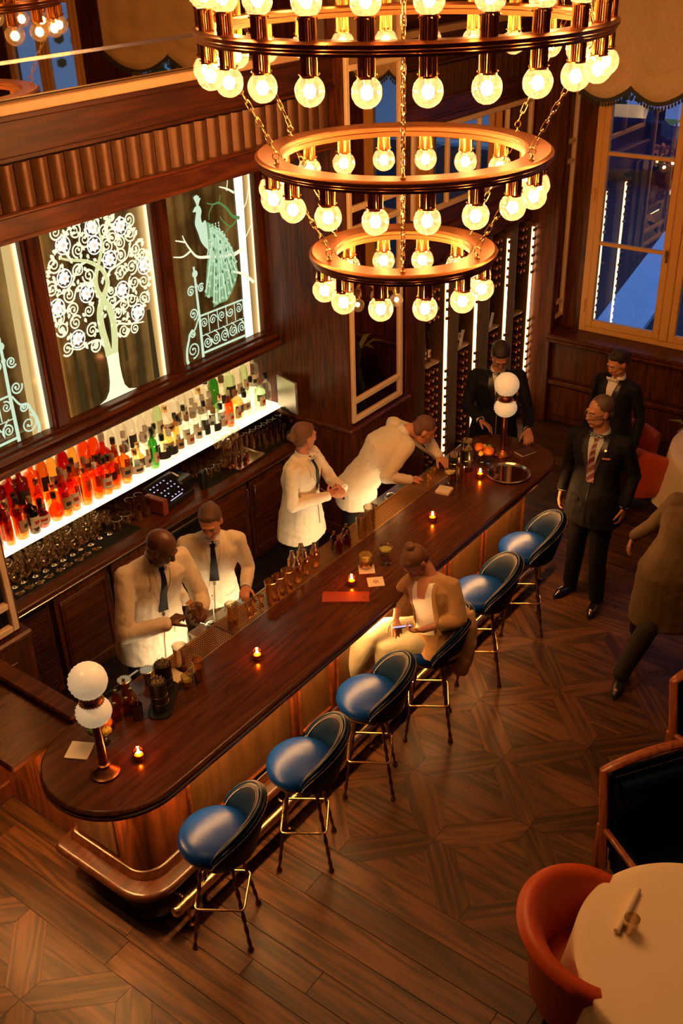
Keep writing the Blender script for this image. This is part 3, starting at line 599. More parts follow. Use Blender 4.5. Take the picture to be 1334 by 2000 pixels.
# body
bx0, bx1, by0, by1 = 2.41, 6.86, 3.33, 3.90
m = MB(); m.stack([ring3(bx0, bx1, by0, by1, (.13, .13, .01, .01), z) for z in (.0, 1.0)]); bpart('body', m, WDZ, 40)
for a, b in ((2.80, 3.70), (3.80, 4.10), (4.20, 5.10), (5.20, 5.50), (5.60, 6.06), (6.14, 6.74)):
    m = MB(); m.box(a, b, by0-.006, by0+.01, .42, .96); pn = bpart('front_panel', m, WPAN)
    m = MB(); t = .022
    m.box(a-t, a, by0-.022, by0, .40, .975, .006); m.box(b, b+t, by0-.022, by0, .40, .975, .006); m.box(a, b, by0-.022, by0, .40, .42, .006); m.box(a, b, by0-.022, by0, .96, .98, .006)
    m.v = [(x-bar.location[0], y-bar.location[1], z-bar.location[2]) for x, y, z in m.v]; m.build('panel_moulding', WD, pn)
m = MB(); m.box(bx0-.012, bx0+.01, 3.53, 3.86, .42, .95, .006); bpart('end_panel', m, WPAN)
m = MB(); m.box(bx1-.01, bx1+.012, 3.53, 3.86, .42, .95, .006); bpart('end_panel', m, WPAN)
pl_ = [(.075, .0), (.075, .035), (.09, .045), (.105, .06), (.105, .225), (.09, .24), (.05, .25), (.015, .262), (.0, .28), (.0, .296), (.012, .310), (.03, .315), (.095, .318), (.100, .335), (.112, .345), (.118, .362), (.128, .366)]
m = MB(); m.stack([ring3(2.285+d, 6.99-d, 3.195+d, 4.0-d*.3, (.22-d*.6, .22-d*.6, .05, .05), z) for d, z in pl_]); bpart('plinth', m, wood('plinth_mahogany', (.018, .0045, .0015), (.06, .016, .005), 0, .3, .2, spec=.4), 45)
m = MB(); m.box(2.20, 2.22, 4.05, 4.8, .99, 1.005); bpart('led_strip', m, emis('added_led_flap', (1, .46, .13), LED_FRONT*2))  # strip added to brighten the floor by the flap, none known there
# brass foot rail on brackets
m = MB(); m.tube([(2.44, 3.14, .20), (6.9, 3.14, .20)], .032, 16); m.sph((2.44, 3.14, .20), .033, 12, 8); m.sph((6.9, 3.14, .2), .033, 12, 8); fr_ = bpart('foot_rail', m, BRASS, 50)
for x in (2.52, 3.4, 4.3, 5.2, 6.1, 6.8):
    m = MB(); m.tube([(x, 3.14, .20), (x, 3.20, .215), (x, 3.31, .215)], .009, 8); m.tube([(x, 3.14, .2), (x, 3.14, .0)], .008, 8); m.lathe([(.022, .0), (.022, .012), (.008, .016)], 12, (x, 3.14, 0)); m.tube([(x-.015, 3.14, .2), (x+.015, 3.14, .2)], .037, 12)
    m.v = [(x_-bar.location[0], y-bar.location[1], z-bar.location[2]) for x_, y, z in m.v]; m.build('bracket', BRASS, fr_, smooth=50)
m = MB(); m.box(2.5, 6.7, 3.165, 3.20, .985, .998); bpart('led_strip', m, emis('warm_led_front', (1, .46, .13), LED_FRONT))
m = MB(); m.box(2.21, 2.24, 3.42, 3.8, .985, .998); bpart('led_strip', m, emis('warm_led_side', (1, .46, .13), LED_FRONT*2.2))
m = MB(); m.box(3.2, 6.3, 3.962, 3.98, .93, .945); bpart('led_strip', m, emis('work_led', (1, .72, .40), LED_WORK))
m = MB(); m.box(3.1, 6.36, 3.90, 3.985, .945, .985, .004); m.box(3.1, 6.4, 3.9, 3.96, .1, .94, .004); bpart('back_apron', m, STEEL)
# bartenders' stations
def station(x0, x1, wells, lbl):
    t = thing('bar_station', lbl, 'bar sink', ((x0+x1)/2, 4.06, 0)); m = MB()
    m.box(x0, x1, 3.99, 4.19, .58, .88, .006); m.box(x0-.01, x1+.01, 3.985, 4.20, .87, .89, .005); m.build('cabinet', STEEL, t, True)
    for lx in (x0+.03, x1-.03):
        m = MB(); m.tube([(lx, 4.16, 0), (lx, 4.16, .6)], .014, 8); m.build('leg', STEEL, t, True)
        m = MB(); m.tube([(lx, 4.02, 0), (lx, 4.02, .6)], .014, 8); m.build('leg', STEEL, t, True)
    for c in wells:
        m = MB(); m.lathe([(.075, .890), (.07, .902), (.06, .904), (.055, .894), (.05, .892)], 24, (c, 4.095, 0), False); m.build('well_rim', STEEL, t, True, 60)
        m = MB(); m.lathe([(.0, .8925), (.052, .8925)], 20, (c, 4.095, 0), False); m.build('well', DARK, t, True)
    m = MB()
    for i in range(7): m.box(x1-.18+.02*i, x1-.17+.02*i, 4.01, 4.17, .89, .897, .002)
    m.build('grate', STEEL, t, True); return t
station(3.72, 4.22, (3.86, ), 'steel sink station with round rinse well beside the two left bartenders'); station(5.82, 6.34, (5.98, 6.2), 'steel sink station under the stooping bartender')
# lift-up flap counter at the left end
t = thing('flap_counter', 'dark wooden side counter with raised ledge joining the bar to the left pillar', 'counter', (2.4, 4.4, 0))
m = MB(); m.box(2.14, 2.62, 3.96, 4.82, 1.01, 1.055, .01); m.build('counter_board', WBAR, t, True)
m = MB(); m.box(2.56, 2.68, 3.96, 4.84, 1.055, 1.10, .01); m.build('raised_ledge', WD, t, True)
m = MB(); m.box(2.56, 2.64, 4.0, 4.80, 0, 1.01, .005); m.build('support_panel', WDZ, t, True)
# ================================================================ back bar
CT = .955
def cabinet(x0, x1, style, lbl, hs):
    t = thing('back_cabinet', lbl, 'cabinet', ((x0+x1)/2, 5.6, 0)); m = MB()
    m.box(x0, x1, 5.30, 5.96, .08, .90, .003); m.box(x0, x1, 5.36, 5.9, 0, .08); m.build('carcass', WDZ, t, True)
    if style == 'open':
        m = MB(); m.box(x0+.03, x1-.03, 5.285, 5.305, .12, .80); m.build('fridge_door', mat('dark_glass_door', (.01, .008, .007), .08), t, True)
        m = MB(); m.box(x0+.05, x1-.05, 5.255, 5.285, .815, .845, .006); m.build('handle', STEEL, t, True); return t
    if style == 'vent':
        for z0, z1 in ((.14, .46), (.52, .84)):
            m = MB(); m.box(x0+.03, x1-.03, 5.285, 5.30, z0, z1); v = m.build('vent', DARK, t, True)
            k = z0+.012
            while k < z1:
                m = MB(); m.v = []; m.box(x0+.04, x1-.04, 5.274, 5.292, k, k+.008); m.v = [(a-t.location[0], b-t.location[1], c) for a, b, c in m.v]; m.build('slat', WD, v); k += .024
        return t
    m = MB(); m.box(x0+.012, x1-.012, 5.272, 5.30, .12, .875, .005); d = m.build('door', WDZ, t, True); o3 = (t.location[0], t.location[1])
    m = MB(); a, b = x0+.075, x1-.075; m.box(a, b, 5.262, 5.274, .20, .80, .006); m.v = [(p-o3[0], q-o3[1], r) for p, q, r in m.v]; m.build('raised_field', WD, d)
    for e0, e1, z0, z1 in ((a-.02, b+.02, .80, .822), (a-.02, b+.02, .178, .20), (a-.02, a, .2, .8), (b, b+.02, .2, .8)):
        pass
    m = MB(); m.box(a-.022, b+.022, 5.26, 5.275, .80, .82, .005); m.box(a-.022, b+.022, 5.26, 5.275, .18, .2, .005); m.box(a-.022, a, 5.26, 5.275, .2, .8, .005); m.box(b, b+.022, 5.26, 5.275, .2, .8, .005); m.v = [(p-o3[0], q-o3[1], r) for p, q, r in m.v]; m.build('door_moulding', WD, d)
    hx = x1-.04 if hs == 'R' else x0+.04
    m = MB(); m.tube([(hx, 5.272, .83), (hx, 5.235, .83), (hx, 5.235, .60), (hx, 5.272, .60)], .0055, 8); m.v = [(p-o3[0], q-o3[1], r) for p, q, r in m.v]; m.build('handle', STEEL, d, smooth=50); return t
cabinet(2.98, 3.44, 'vent', 'dark cabinet with two slatted vents beside the left pillar', 0)
cabinet(3.45, 3.98, 'door', 'dark panelled cabinet next to the slatted vent', 'R'); cabinet(3.99, 4.46, 'door', 'dark panelled cabinet behind the bald bartender', 'L')
cabinet(4.47, 5.06, 'open', 'dark glass-fronted fridge below the till', 0)
cabinet(5.07, 5.53, 'door', 'dark panelled cabinet with its handle on the right, behind the ponytailed bartender', 'R'); cabinet(5.54, 6.0, 'door', 'dark panelled cabinet with its handle on the left, behind the bartender with clasped hands', 'L')
cabinet(6.01, 6.41, 'door', 'dark panelled cabinet against the right pillar', 'R')
t = thing('back_counter', 'long dark back counter with ribbed black bar mats along it', 'counter', (4.7, 5.6, .9))
m = MB(); m.box(2.98, 6.415, 5.25, 5.96, .90, .95, .008); m.build('worktop', WD, t, True); m = MB(); m.box(2.98, 6.415, 5.243, 5.255, .895, .912, .003); m.build('metal_edge', STEEL, t, True)
MAT_ = mat('black_rubber_mat', (.012, .011, .010), .45)
for a, b in ((3.2, 4.42), (5.18, 6.38)):
    m = MB(); m.box(a, b, 5.36, 5.82, .95, .955, .002); mm = m.build('bar_mat', MAT_, t, True); m = MB(); y = 5.37
    while y < 5.81: m.box(a+.01, b-.01, y, y+.006, .955, .960); y += .014
    m.v = [(p-t.location[0], q-t.location[1], r-t.location[2]) for p, q, r in m.v]; m.build('mat_ribs', MAT_, mm)
# lit bottle shelf
t = thing('lit_shelf', 'two-tier glowing bottle shelf under the art panels', 'shelf', (4.7, 5.8, .95))
LIT = emis('lit_acrylic', (1, .74, .40), SHELF_E)
m = MB(); m.box(2.99, 6.42, 5.63, 5.80, 1.15, 1.17, .003); m.build('lower_tier', LIT, t, True)
m = MB(); m.box(2.99, 6.42, 5.80, 5.96, 1.25, 1.27, .003); m.box(2.99, 6.42, 5.80, 5.805, 1.17, 1.25); m.build('upper_tier', LIT, t, True)
m = MB(); m.box(2.99, 6.42, 5.965, 5.972, 1.27, 1.73); m.build('back_glow_panel', emis('lit_back_panel', (1, .60, .24), SHELF_E*.42), t, True)
m = MB(); m.box(2.99, 6.42, 5.622, 5.632, 1.135, 1.172, .002); m.build('front_lip', LIT, t, True)
m = MB(); m.box(2.99, 6.42, 5.88, 5.96, .955, 1.15); m.box(2.99, 6.42, 5.64, 5.96, 1.13, 1.149); m.build('shelf_support', WD, t, True)
# ================================================================ bottles
def label_mat(name, col): return mat(name, col, .6)
LAB = {'cream': PAPER, 'white': mat('white_paper', (.85, .82, .75), .6), 'black': mat('black_label', (.03, .025, .02), .5), 'tan': mat('tan_label', (.55, .33, .14), .6), 'red': mat('red_label', (.5, .05, .02), .55)}
TINT = {'clear': ((.93, .95, .93), 'clear'), 'amber': ((.85, .33, .045), 'amber'), 'orange': ((.95, .24, .02), 'orange'), 'red': ((.62, .035, .008), 'red'), 'dark red': ((.35, .015, .01), 'dark red'), 'green': ((.16, .50, .12), 'green'),
        'pale green': ((.76, .92, .72), 'pale green'), 'dark': ((.06, .03, .015), 'dark'), 'gold': ((1, .66, .22), 'golden')}
PROF = {
 'tall': ([(0, 0), (.034, 0), (.037, .01), (.037, .19), (.030, .22), (.0135, .245), (.0125, .30), (.015, .305), (.0135, .315)], .315),
 'squat': ([(0, 0), (.045, 0), (.050, .01), (.050, .12), (.040, .15), (.015, .17), (.014, .20), (.017, .205), (.015, .215)], .215),
 'slim': ([(0, 0), (.027, 0), (.029, .01), (.030, .17), (.026, .20), (.0125, .235), (.0115, .29), (.014, .30)], .30),
 'round': ([(0, 0), (.035, 0), (.052, .035), (.054, .07), (.042, .105), (.018, .13), (.014, .19), (.018, .195), (.016, .205)], .205),
 'shoulder': ([(0, 0), (.038, 0), (.041, .012), (.043, .17), (.040, .19), (.016, .205), (.014, .255), (.017, .26), (.015, .27)], .27)}
CAPS = {'black': BLACK, 'gold': BRASS, 'cork': mat('cork_stopper', (.42, .25, .12), .8), 'white': LAB['white'], 'red': LAB['red']}
BOT = {}
def bottle(shape, tint, cap, lab, loc, label, group=None, rz=0., s=1., cat='bottle'):
    k = (shape, tint, cap, lab)
    if k not in BOT:
        t = thing('bottle', 'x', cat); p, h = PROF[shape]
        m = MB(); m.lathe(p, 14, close=False); m.build('glass_body', glass('bottle_glass_'+tint.replace(' ', '_'), TINT[tint][0], .55, .08, base=.03, gcol=(.9, .8, .7)), t, smooth=60)
        r = p[-1][0]; m = MB(); m.lathe([(r+.001, h-.035), (r+.0035, h-.033), (r+.0035, h+.008), (.0, h+.01)], 10); m.build('cap', CAPS[cap], t, smooth=50)
        if lab:
            rm = max(q[0] for q in p); zl = .05 if shape != 'round' else .045; hl = .085 if h > .25 else .06
            m = MB(); m.lathe([(rm+.0012, zl), (rm+.0012, zl+hl)], 12, close=False, a0=-PI*.85, a1=-PI*.15); m.build('paper_label', LAB[lab], t, smooth=60)
            if lab in ('cream', 'white', 'tan'):
                m = MB(); m.lathe([(rm+.002, zl+hl*.30), (rm+.002, zl+hl*.62)], 8, close=False, a0=-PI*.65, a1=-PI*.35); m.build('label_band', LAB['black' if lab != 'cream' else 'red'], t, smooth=60)
        BOT[k] = t; o = t; o['_'] = 1; del o['_']; new = True; o.location = loc; o.rotation_euler = (0, 0, rz)
    else: o = dup(BOT[k], loc, rz)
    o.scale = (s, s, s); o['label'] = label; o['category'] = cat
    if group: o['group'] = group
    elif 'group' in o: del o['group']
    return o
rb = random.Random(11)
def pal(u, row):
    # colours run from red and amber on the left to clear and green on the right
    if u < .28: c = rb.choice(['red', 'orange', 'dark red', 'amber', 'orange', 'red'])
    elif u < .47: c = rb.choice(['orange', 'amber', 'amber', 'red', 'gold'])
    elif u < .6: c = rb.choice(['amber', 'clear', 'gold', 'clear', 'orange']) if row else rb.choice(['clear', 'clear', 'amber'])
    else: c = rb.choice(['clear', 'clear', 'clear', 'gold', 'clear', 'pale green'])
    return c
SHN = {'tall': 'tall', 'squat': 'squat', 'slim': 'slim', 'round': 'round-bellied', 'shoulder': 'square-shouldered'}
for row, (y, z, n, nm) in enumerate(((5.69, 1.17, 33, 'front row of lit shelf'), (5.765, 1.17, 31, 'second row of lit shelf'), (5.86, 1.27, 34, 'upper tier of lit shelf'))):
    for i in range(n):
        u = (i+.5)/n; x = 3.05+u*3.32+rb.uniform(-.012, .012); c = pal(u, row); sh = rb.choice(['tall', 'slim', 'shoulder', 'tall', 'slim', 'round', 'squat'] if row else ['tall', 'shoulder', 'squat', 'round', 'slim', 'shoulder'])
        if row == 0:
            if i == 18: c, sh = 'green', 'tall'
            if i == 27: c, sh = 'orange', 'tall'
            if i == 31: c, sh = 'pale green', 'shoulder'
            if i == 6: c = 'dark'
            if 12 <= i <= 15: c, sh = 'amber', 'shoulder'
        if row == 2 and i == 28: c, sh = 'green', 'tall'
        if row == 1 and i == 6: c = 'dark'
        if row == 1 and rb.random() < .12: continue
        lab = rb.choice(['cream', 'white', 'tan', None, 'black', 'white'] if c in ('clear', 'gold', 'pale green') else ['cream', 'tan', 'tan', 'black', 'cream', None, None])
        cap = rb.choice(['black', 'gold', 'cork', 'black', 'white'])
        bottle(sh, c, cap, lab, (x, y+rb.uniform(-.008, .008), z), '%s %s bottle%s, %s from right in %s' % (TINT[c][1], SHN[sh], (', %s label' % lab) if lab else '', ORD[n-1-i], nm), 'bottles in the '+nm, rb.uniform(-.4, .4), rb.uniform(1.02, 1.2) if row < 2 else rb.uniform(1.2, 1.4))
# ================================================================ glassware
def glassware(name, profile, cat='glass', seg=16, mt=GLASS):
    t = thing(name, 'x', cat); m = MB(); m.lathe(profile, seg, close=False); m.build('bowl' if name in ('wine_glass', 'coupe_glass') else 'tumbler', mt, t, smooth=70); return t
G2 = glass('stem_glass', (.90, .84, .74), .98, .04, base=.22, gcol=(1, .88, .68))
def stemmed(name, bowl, h0, rf=.036):
    t = thing(name, 'x', 'glass'); m = MB(); m.lathe([(r, z+h0) for r, z in bowl], 16, close=False); m.build('bowl', G2, t, smooth=70)
    m = MB(); m.lathe([(.0035, .004), (.0033, h0+.002)], 8, close=False); m.build('stem', G2, t, smooth=70)
    m = MB(); m.lathe([(rf, 0), (rf, .002), (.012, .005), (.003, .009)], 16); m.build('foot', G2, t, smooth=40); return t
wine_g = stemmed('wine_glass', [(.003, 0), (.025, .012), (.040, .04), (.041, .06), (.034, .10)], .085)
coupe_g = stemmed('coupe_glass', [(.003, 0), (.03, .008), (.047, .03), (.050, .048)], .095)
high_g = thing('highball_glass', 'x', 'glass'); m = MB(); m.lathe([(0, .008), (.030, .008), (.031, .0), (.033, 0), (.035, .15), (.034, .15), (.031, .01)], 16, close=False); m.build('tumbler', G2, high_g, smooth=50)
rock_g = thing('rocks_glass', 'x', 'glass'); m = MB(); m.lathe([(0, .01), (.036, .01), (.037, .0), (.039, 0), (.043, .085), (.042, .085), (.038, .012)], 16, close=False); m.build('tumbler', G2, rock_g, smooth=50)
first = {}
def put(src, loc, label, group=None, rz=0., s=1.):
    k = src.name
    if k not in first: first[k] = 1; o = src; o.location = loc; o.rotation_euler = (0, 0, rz)
    else: o = dup(src, loc, rz)
    o.scale = (s, s, s); o['label'] = label
    if group: o['group'] = group
    elif 'group' in o: del o['group']
    return o
rg = random.Random(5)
# stemmed glasses at the left of the back counter
RW = ('front', 'second', 'third', 'back')
for i in range(11):
    for j in range(4):
        if i > 8 and j < 1: continue
        x = 3.31+.088*i+.02*(j % 2); y = 5.42+.092*j+rg.uniform(-.008, .008); kd = 'wine' if (i+j) % 3 else 'coupe'
        put(wine_g if kd == 'wine' else coupe_g, (x+rg.uniform(-.008, .008), y, .96), 'stemmed %s glass, %s from the left pillar in the %s row' % (kd, ORD[i], RW[j]), 'stemmed glasses on the back counter')
for i in range(4):
    for j in range(4):
        if i < 2: put(rock_g, (4.30+.094*i, 5.50+.09*j, .96), 'rocks glass left of the till, %s column, %s row of its block' % (('left', 'right')[i], RW[j]), 'rocks glasses left of the till')
        else: put(high_g, (4.30+.094*i, 5.46+.088*j, .96), 'tall highball against the till, %s column, %s row' % (('left', 'right')[i-2], RW[j]), 'highball glasses against the till')
for i in range(4):
    for j in range(3): put(rock_g, (5.24+.09*i, 5.50+.09*j, .96), 'rocks glass between till and silver tray, %s from the till, %s row' % (ORD[i], RW[j]), 'rocks glasses between till and tray')
for i in range(10):
    for j in range(4):
        if 6.30-.078*i > 5.98 or j > 0: put(high_g, (6.30-.078*i if i else 6.33, 5.44+.078*j+(.0 if i < 6 else .08), .96), 'tall highball by the right pillar, %s from the pillar, %s row' % (ORD[i], RW[j]), 'highball glasses by the right pillar')
for i, (x, y) in enumerate(((5.62, 5.55), (5.70, 5.60), (5.80, 5.63), (5.57, 5.62))): put(wine_g, (x, y, .975), '%s of the four stemmed glasses on the silver tray, from the left' % ORD[(1, 2, 3, 0)[i]], 'stemmed glasses on the silver tray', s=1.15)
def silver_tray(name, lbl, pts_fn, loc, rz): pass
t = thing('serving_tray', 'rectangular silver tray of small pots on the back counter', 'tray', (5.70, 5.48, .955), .05)
m = MB(); m.stack([[(x, y, z) for x, y in rrect(-.17-d, .17+d, -.12-d, .12+d, .03, 4)] for d, z in ((0, 0), (0, .004), (.014, .012), (.012, .014), (-.004, .006))]); m.build('tray_plate', STEEL, t, smooth=40)
for i, (x, y, c) in enumerate(((5.62, 5.43, 'red'), (5.67, 5.41, 'dark red'), (5.73, 5.44, 'amber'), (5.60, 5.48, 'gold'), (5.68, 5.48, 'red'))):
    bottle('round', c, 'gold', None, (x, y, .962), 'tiny %s dasher bottle, %s on the silver tray' % (TINT[c][1], ('front left', 'front middle', 'right', 'back left', 'back middle')[i]), 'dasher bottles on the silver tray', 0, .36)
# candle-like tapers beside tray
for i, x in enumerate((5.50, 5.545)):
    t = thing('stirring_jar', '%s of the two slender copper-topped jars by the silver tray' % ('left', 'right')[i], 'jar', (x, 5.43, .96), 0, 'slender jars left of the tray')
    m = MB(); m.lathe([(0, 0), (.02, 0), (.022, .01), (.018, .03), (.010, .035), (.010, .14), (0, .142)], 12); m.build('jar_body', BRONZE, t, smooth=50)
# till, printer, papers
def slab(name, lbl, cat, loc, rot, sx, sy, sz, mt, b=.004):
    t = thing(name, lbl, cat, loc); t.rotation_euler = rot; m = MB(); m.box(-sx/2, sx/2, -sy/2, sy/2, 0, sz, b); m.build('case', mt, t); return t
t = slab('till', 'black touch-screen till with rows of lit buttons', 'till', (4.86, 5.50, .953), (0, 0, .12), .34, .24, .05, BLACK)
m = MB(); m.M = Matrix.Translation((0, 0, .10)) @ Matrix.Rotation(.42, 4, 'X'); m.box(-.17, .17, -.13, .13, -.012, .0, .004); m.build('screen_housing', BLACK, t)
m = MB(); m.M = Matrix.Translation((0, 0, .10)) @ Matrix.Rotation(.42, 4, 'X'); m.box(-.155, .155, -.115, .115, .0, .002); m.build('screen', mat('dark_screen', (.01, .008, .012), .1), t)
m = MB(); m.M = Matrix.Translation((0, 0, .10)) @ Matrix.Rotation(.42, 4, 'X')
for i in range(6):
    for j in range(5):
        if (i*3+j*5) % 7 in (0, 3): continue
        m.box(-.14+.042*i, -.126+.042*i, -.085+.04*j, -.074+.04*j, .0022, .003)
m.box(-.1, .05, -.108, -.100, .0022, .003); m.build('lit_buttons', emis('screen_white', (.75, .68, 1), .8), t)
m = MB(); m.tube([(0, .02, .04), (0, .02, .10)], .025, 10); m.build('stand', BLACK, t)
slab('receipt_printer', 'black receipt printer behind the till', 'printer', (5.05, 5.56, .953), (0, 0, .1), .17, .16, .11, BLACK, .02)
t = slab('card_reader', 'slim dark card reader standing right of the till', 'card reader', (5.15, 5.40, .953), (0, 0, .3), .07, .05, .16, BLACK, .01)
for i, (x, y, z, r) in enumerate(((4.72, 5.63, .97, .3), (4.80, 5.60, 1.06, .1), (4.98, 5.62, 1.064, -.1))):
    t = slab('paper_slip', ('folded cream receipt left of the till', 'cream note standing behind the till', 'cream sheet lying on the printer')[i], 'paper', (x, y, (.953, .955, 1.064)[i]), ((.0, 1.0, 0)[i], 0, r), .15, .09, .002, PAPER, 0)
slab('display_box', 'red-brown leather box holding the till edge', 'box', (4.66, 5.44, .953), (0, 0, .1), .06, .20, .13, mat('red_brown_leather', (.22, .035, .015), .4), .006)
# monitor and black case by the pillar
t = slab('black_case', 'black equipment case on the counter end by the pillar', 'case', (6.28, 5.33, .953), (0, 0, .05), .22, .12, .10, BLACK, .02)
t = thing('monitor', 'thin silver-backed monitor standing against the right pillar', 'monitor', (6.36, 5.50, 1.17)); m = MB(); m.M = Matrix.Rotation(-.25, 4, 'Z'); m.box(-.012, .012, -.16, .12, .0, .30, .004); m.build('screen', mat('brushed_silver', (.55, .5, .45), .35, .8), t); m = MB(); m.box(-.03, .03, -.05, .05, -.0, .012, .003); m.build('foot', BLACK, t)
t = thing('ice_bucket', 'tall dark metal ice bucket beside the left pillar', 'bucket', (3.12, 5.40, .955)); m = MB(); m.lathe([(0, 0), (.055, 0), (.06, .01), (.075, .24), (.08, .245), (.072, .24), (.056, .02), (0, .02)], 20); m.build('pail', mat('gunmetal', (.12, .10, .08), .3, .9), t, smooth=50)
# ================================================================ things on the bar
def bar_lamp(loc, lbl):
    t = thing('table_lamp', lbl, 'lamp', loc)
    m = MB(); m.lathe([(.0, 0), (.078, 0), (.082, .006), (.080, .014), (.066, .022), (.060, .030), (.036, .045), (.030, .055)], 28); m.build('base', BRONZE, t, smooth=35)
    m = MB(); m.lathe([(.030, .052), (.034, .056), (.034, .066), (.024, .070), (.023, .30), (.024, .335), (.032, .34), (.034, .35), (.026, .36)], 24); m.build('column', BRONZE, t, smooth=35)
    GL = MATS.get('ribbed_opal_glass') or opal()
    def globe(zc, rx, rz_, nm):
        m = MB(); n = 30; rr = 17
        for k in range(1): pass
        vs = []; fs = []
        for k in range(rr+1):
            th = .14+(PI-.28)*k/rr
            for i in range(n):
                a = 2*PI*i/n+(PI/n if k % 2 else 0); q = 1+.030*(1 if (i+k) % 2 else -1); vs.append((rx*q*math.sin(th)*math.cos(a), rx*q*math.sin(th)*math.sin(a), zc-rz_*math.cos(th)))
        for k in range(rr):
            for i in range(n): fs.append((k*n+i, k*n+(i+1) % n, (k+1)*n+(i+1) % n, (k+1)*n+i))
        fs.append(tuple(range(n-1, -1, -1))); fs.append(tuple(range(rr*n, rr*n+n))); m.add(vs, fs); return m.build(nm, GL, t, smooth=12)
    globe(.425, .092, .078, 'lower_globe'); globe(.625, .098, .098, 'upper_globe')
    m = MB(); m.lathe([(.05, .485), (.060, .49), (.060, .50), (.045, .505), (.052, .515), (.056, .525), (.048, .535), (.062, .54), (.064, .552), (.05, .556)], 28); m.build('collar', BRONZE, t, smooth=30)
    m = MB()
    for i in range(24):
        a = 2*PI*i/24
        for z in (.494, .546): m.sph((.062*math.cos(a), .062*math.sin(a), z), .0055, 6, 4)
    m.build('bead_ring', BRASS, t, smooth=180)
    m = MB(); m.lathe([(.032, .352), (.045, .356), (.05, .364)], 20); m.build('gallery', BRONZE, t, smooth=40); return t
def opal():
    mt, nt, out = newmat('ribbed_opal_glass'); L = nt.links.new; b = nt.nodes.new('ShaderNodeBsdfPrincipled'); b.inputs['Base Color'].default_value = (.85, .75, .55, 1); b.inputs['Roughness'].default_value = .3
    b.inputs['Emission Color'].default_value = (1, .66, .34, 1); b.inputs['Emission Strength'].default_value = .33; L(b.outputs[0], out.inputs[0]); MATS['ribbed_opal_glass'] = mt; return mt
bar_lamp((2.40, 3.50, BT), 'copper double-globe lamp on the near rounded end of the bar'); bar_lamp((6.80, 3.56, BT), 'copper double-globe lamp on the far end of the bar by the suited host')
def votive(loc, lbl):
    t = thing('votive_candle', lbl, 'candle', loc, 0, None)
    m = MB(); m.lathe([(0, .004), (.022, .004), (.026, 0), (.030, .012), (.033, .03), (.029, .052), (.031, .060), (.029, .060), (.027, .05), (.030, .03), (.024, .01)], 16); m.build('holder', glass('amber_holder', (1, .42, .12), .6, .08, base=.2, gcol=(1, .6, .3)), t, smooth=60)
    m = MB(); m.lathe([(0, .005), (.023, .005), (.024, .03), (0, .031)], 12); m.build('wax', mat('candle_wax', (.8, .5, .25), .6), t)
    m = MB(); m.lathe([(0, .034), (.006, .042), (.007, .05), (.004, .062), (0, .075)], 8); m.build('flame', emis('flame', (1, .50, .14), 420), t, smooth=90); return t
for l, s in (((2.58, 3.43, BT), 'lit amber votive candle beside the near lamp'), ((3.60, 3.47, BT), 'lit amber votive candle in front of the bald bartender'), ((4.57, 3.47, BT), 'lit amber votive candle behind the red menu'), ((5.58, 3.47, BT), 'lit amber votive candle on the bare stretch of bar beyond the seated woman'), ((6.36, 3.52, BT), 'lit votive candle beside the round mirrored tray')): votive(l, s)
def napkins(loc, rz, n, lbl, sz=.11):
    t = thing('napkin_stack', lbl, 'napkins', loc, rz); h = 0
    for i in range(n): m = MB(); m.box(-sz/2, sz/2, -sz/2, sz/2, h, h+.0035, .001); m.build('napkin', PAPER, t); h += .0042
    if sz == .111: m = MB(); m.lathe([(0, h), (.022, h), (.022, h+.0004), (0, h+.0004)], 16); m.build('printed_emblem', mat('emblem_tan', (.55, .42, .25), .7), t)
    return t
napkins((2.43, 3.74, BT), .5, 2, 'cream card lying at the near left end of the bar', .13); napkins((3.17, 3.76, BT), 0, 2, 'cream napkin behind the filled coupe glass', .12); napkins((4.68, 3.35, BT), .75, 1, 'cream coaster napkin nearest the seated woman', .111); napkins((4.77, 3.49, BT), .7, 1, 'cream napkin under the tumbler by the seated woman', .11); napkins((6.00, 3.63, BT), .2, 5, 'stack of cream napkins on the far part of the bar', .11)
t = thing('menu', 'closed red leather menu on the bar in front of the seated woman', 'menu', (4.415, 3.405, BT), -.965)
m = MB(); m.box(-.155, .155, -.058, .058, 0, .004, .001); m.box(-.155, .155, -.058, .058, .009, .013, .001); m.box(-.155, .155, .054, .058, 0, .013); m.build('cover', mat('red_menu_leather', (.40, .05, .015), .45, bump=.1, bscale=200), t); m = MB(); m.box(-.15, .15, -.054, .054, .004, .009); m.build('pages', PAPER, t)
m = MB(); m.add([(.115, -.012, .0134), (.135, -.012, .0134), (.125, .012, .0134)], [(0, 1, 2)]); m.add([(.110, -.016, .0134), (.14, -.016, .0134), (.14, -.014, .0134), (.11, -.014, .0134)], [(0, 1, 2, 3)]); m.build('gilt_emblem', BRASS, t)
def drink(kind, loc, liq, lbl, s=1.):
    if kind == 'coupe':
        t = dup(coupe_g, loc, 0, lbl); t.scale = (s, s, s); m = MB(); m.lathe([(0, .097), (.028, .105), (.043, .122), (0, .122)], 14); m.build('drink', mat('drink_'+liq[0], liq[1], .15), t, smooth=50)
    else:
        src = high_g if kind == 'high' else rock_g; t = dup(src, loc, 0, lbl); t.scale = (s, s, s); r, h = (.030, .10) if kind == 'high' else (.036, .05); m = MB(); m.lathe([(0, .011), (r, .011), (r+.001, h), (0, h)], 14); m.build('drink', mat('drink_'+liq[0], liq[1], .15), t, smooth=50)
    if 'group' in t: del t['group']
    return t
AMB = ('amber', (.55, .16, .02)); PALE = ('pale_yellow', (.70, .55, .16)); GRN = ('green_yellow', (.45, .42, .10)); RDB = ('red_brown', (.22, .045, .015))
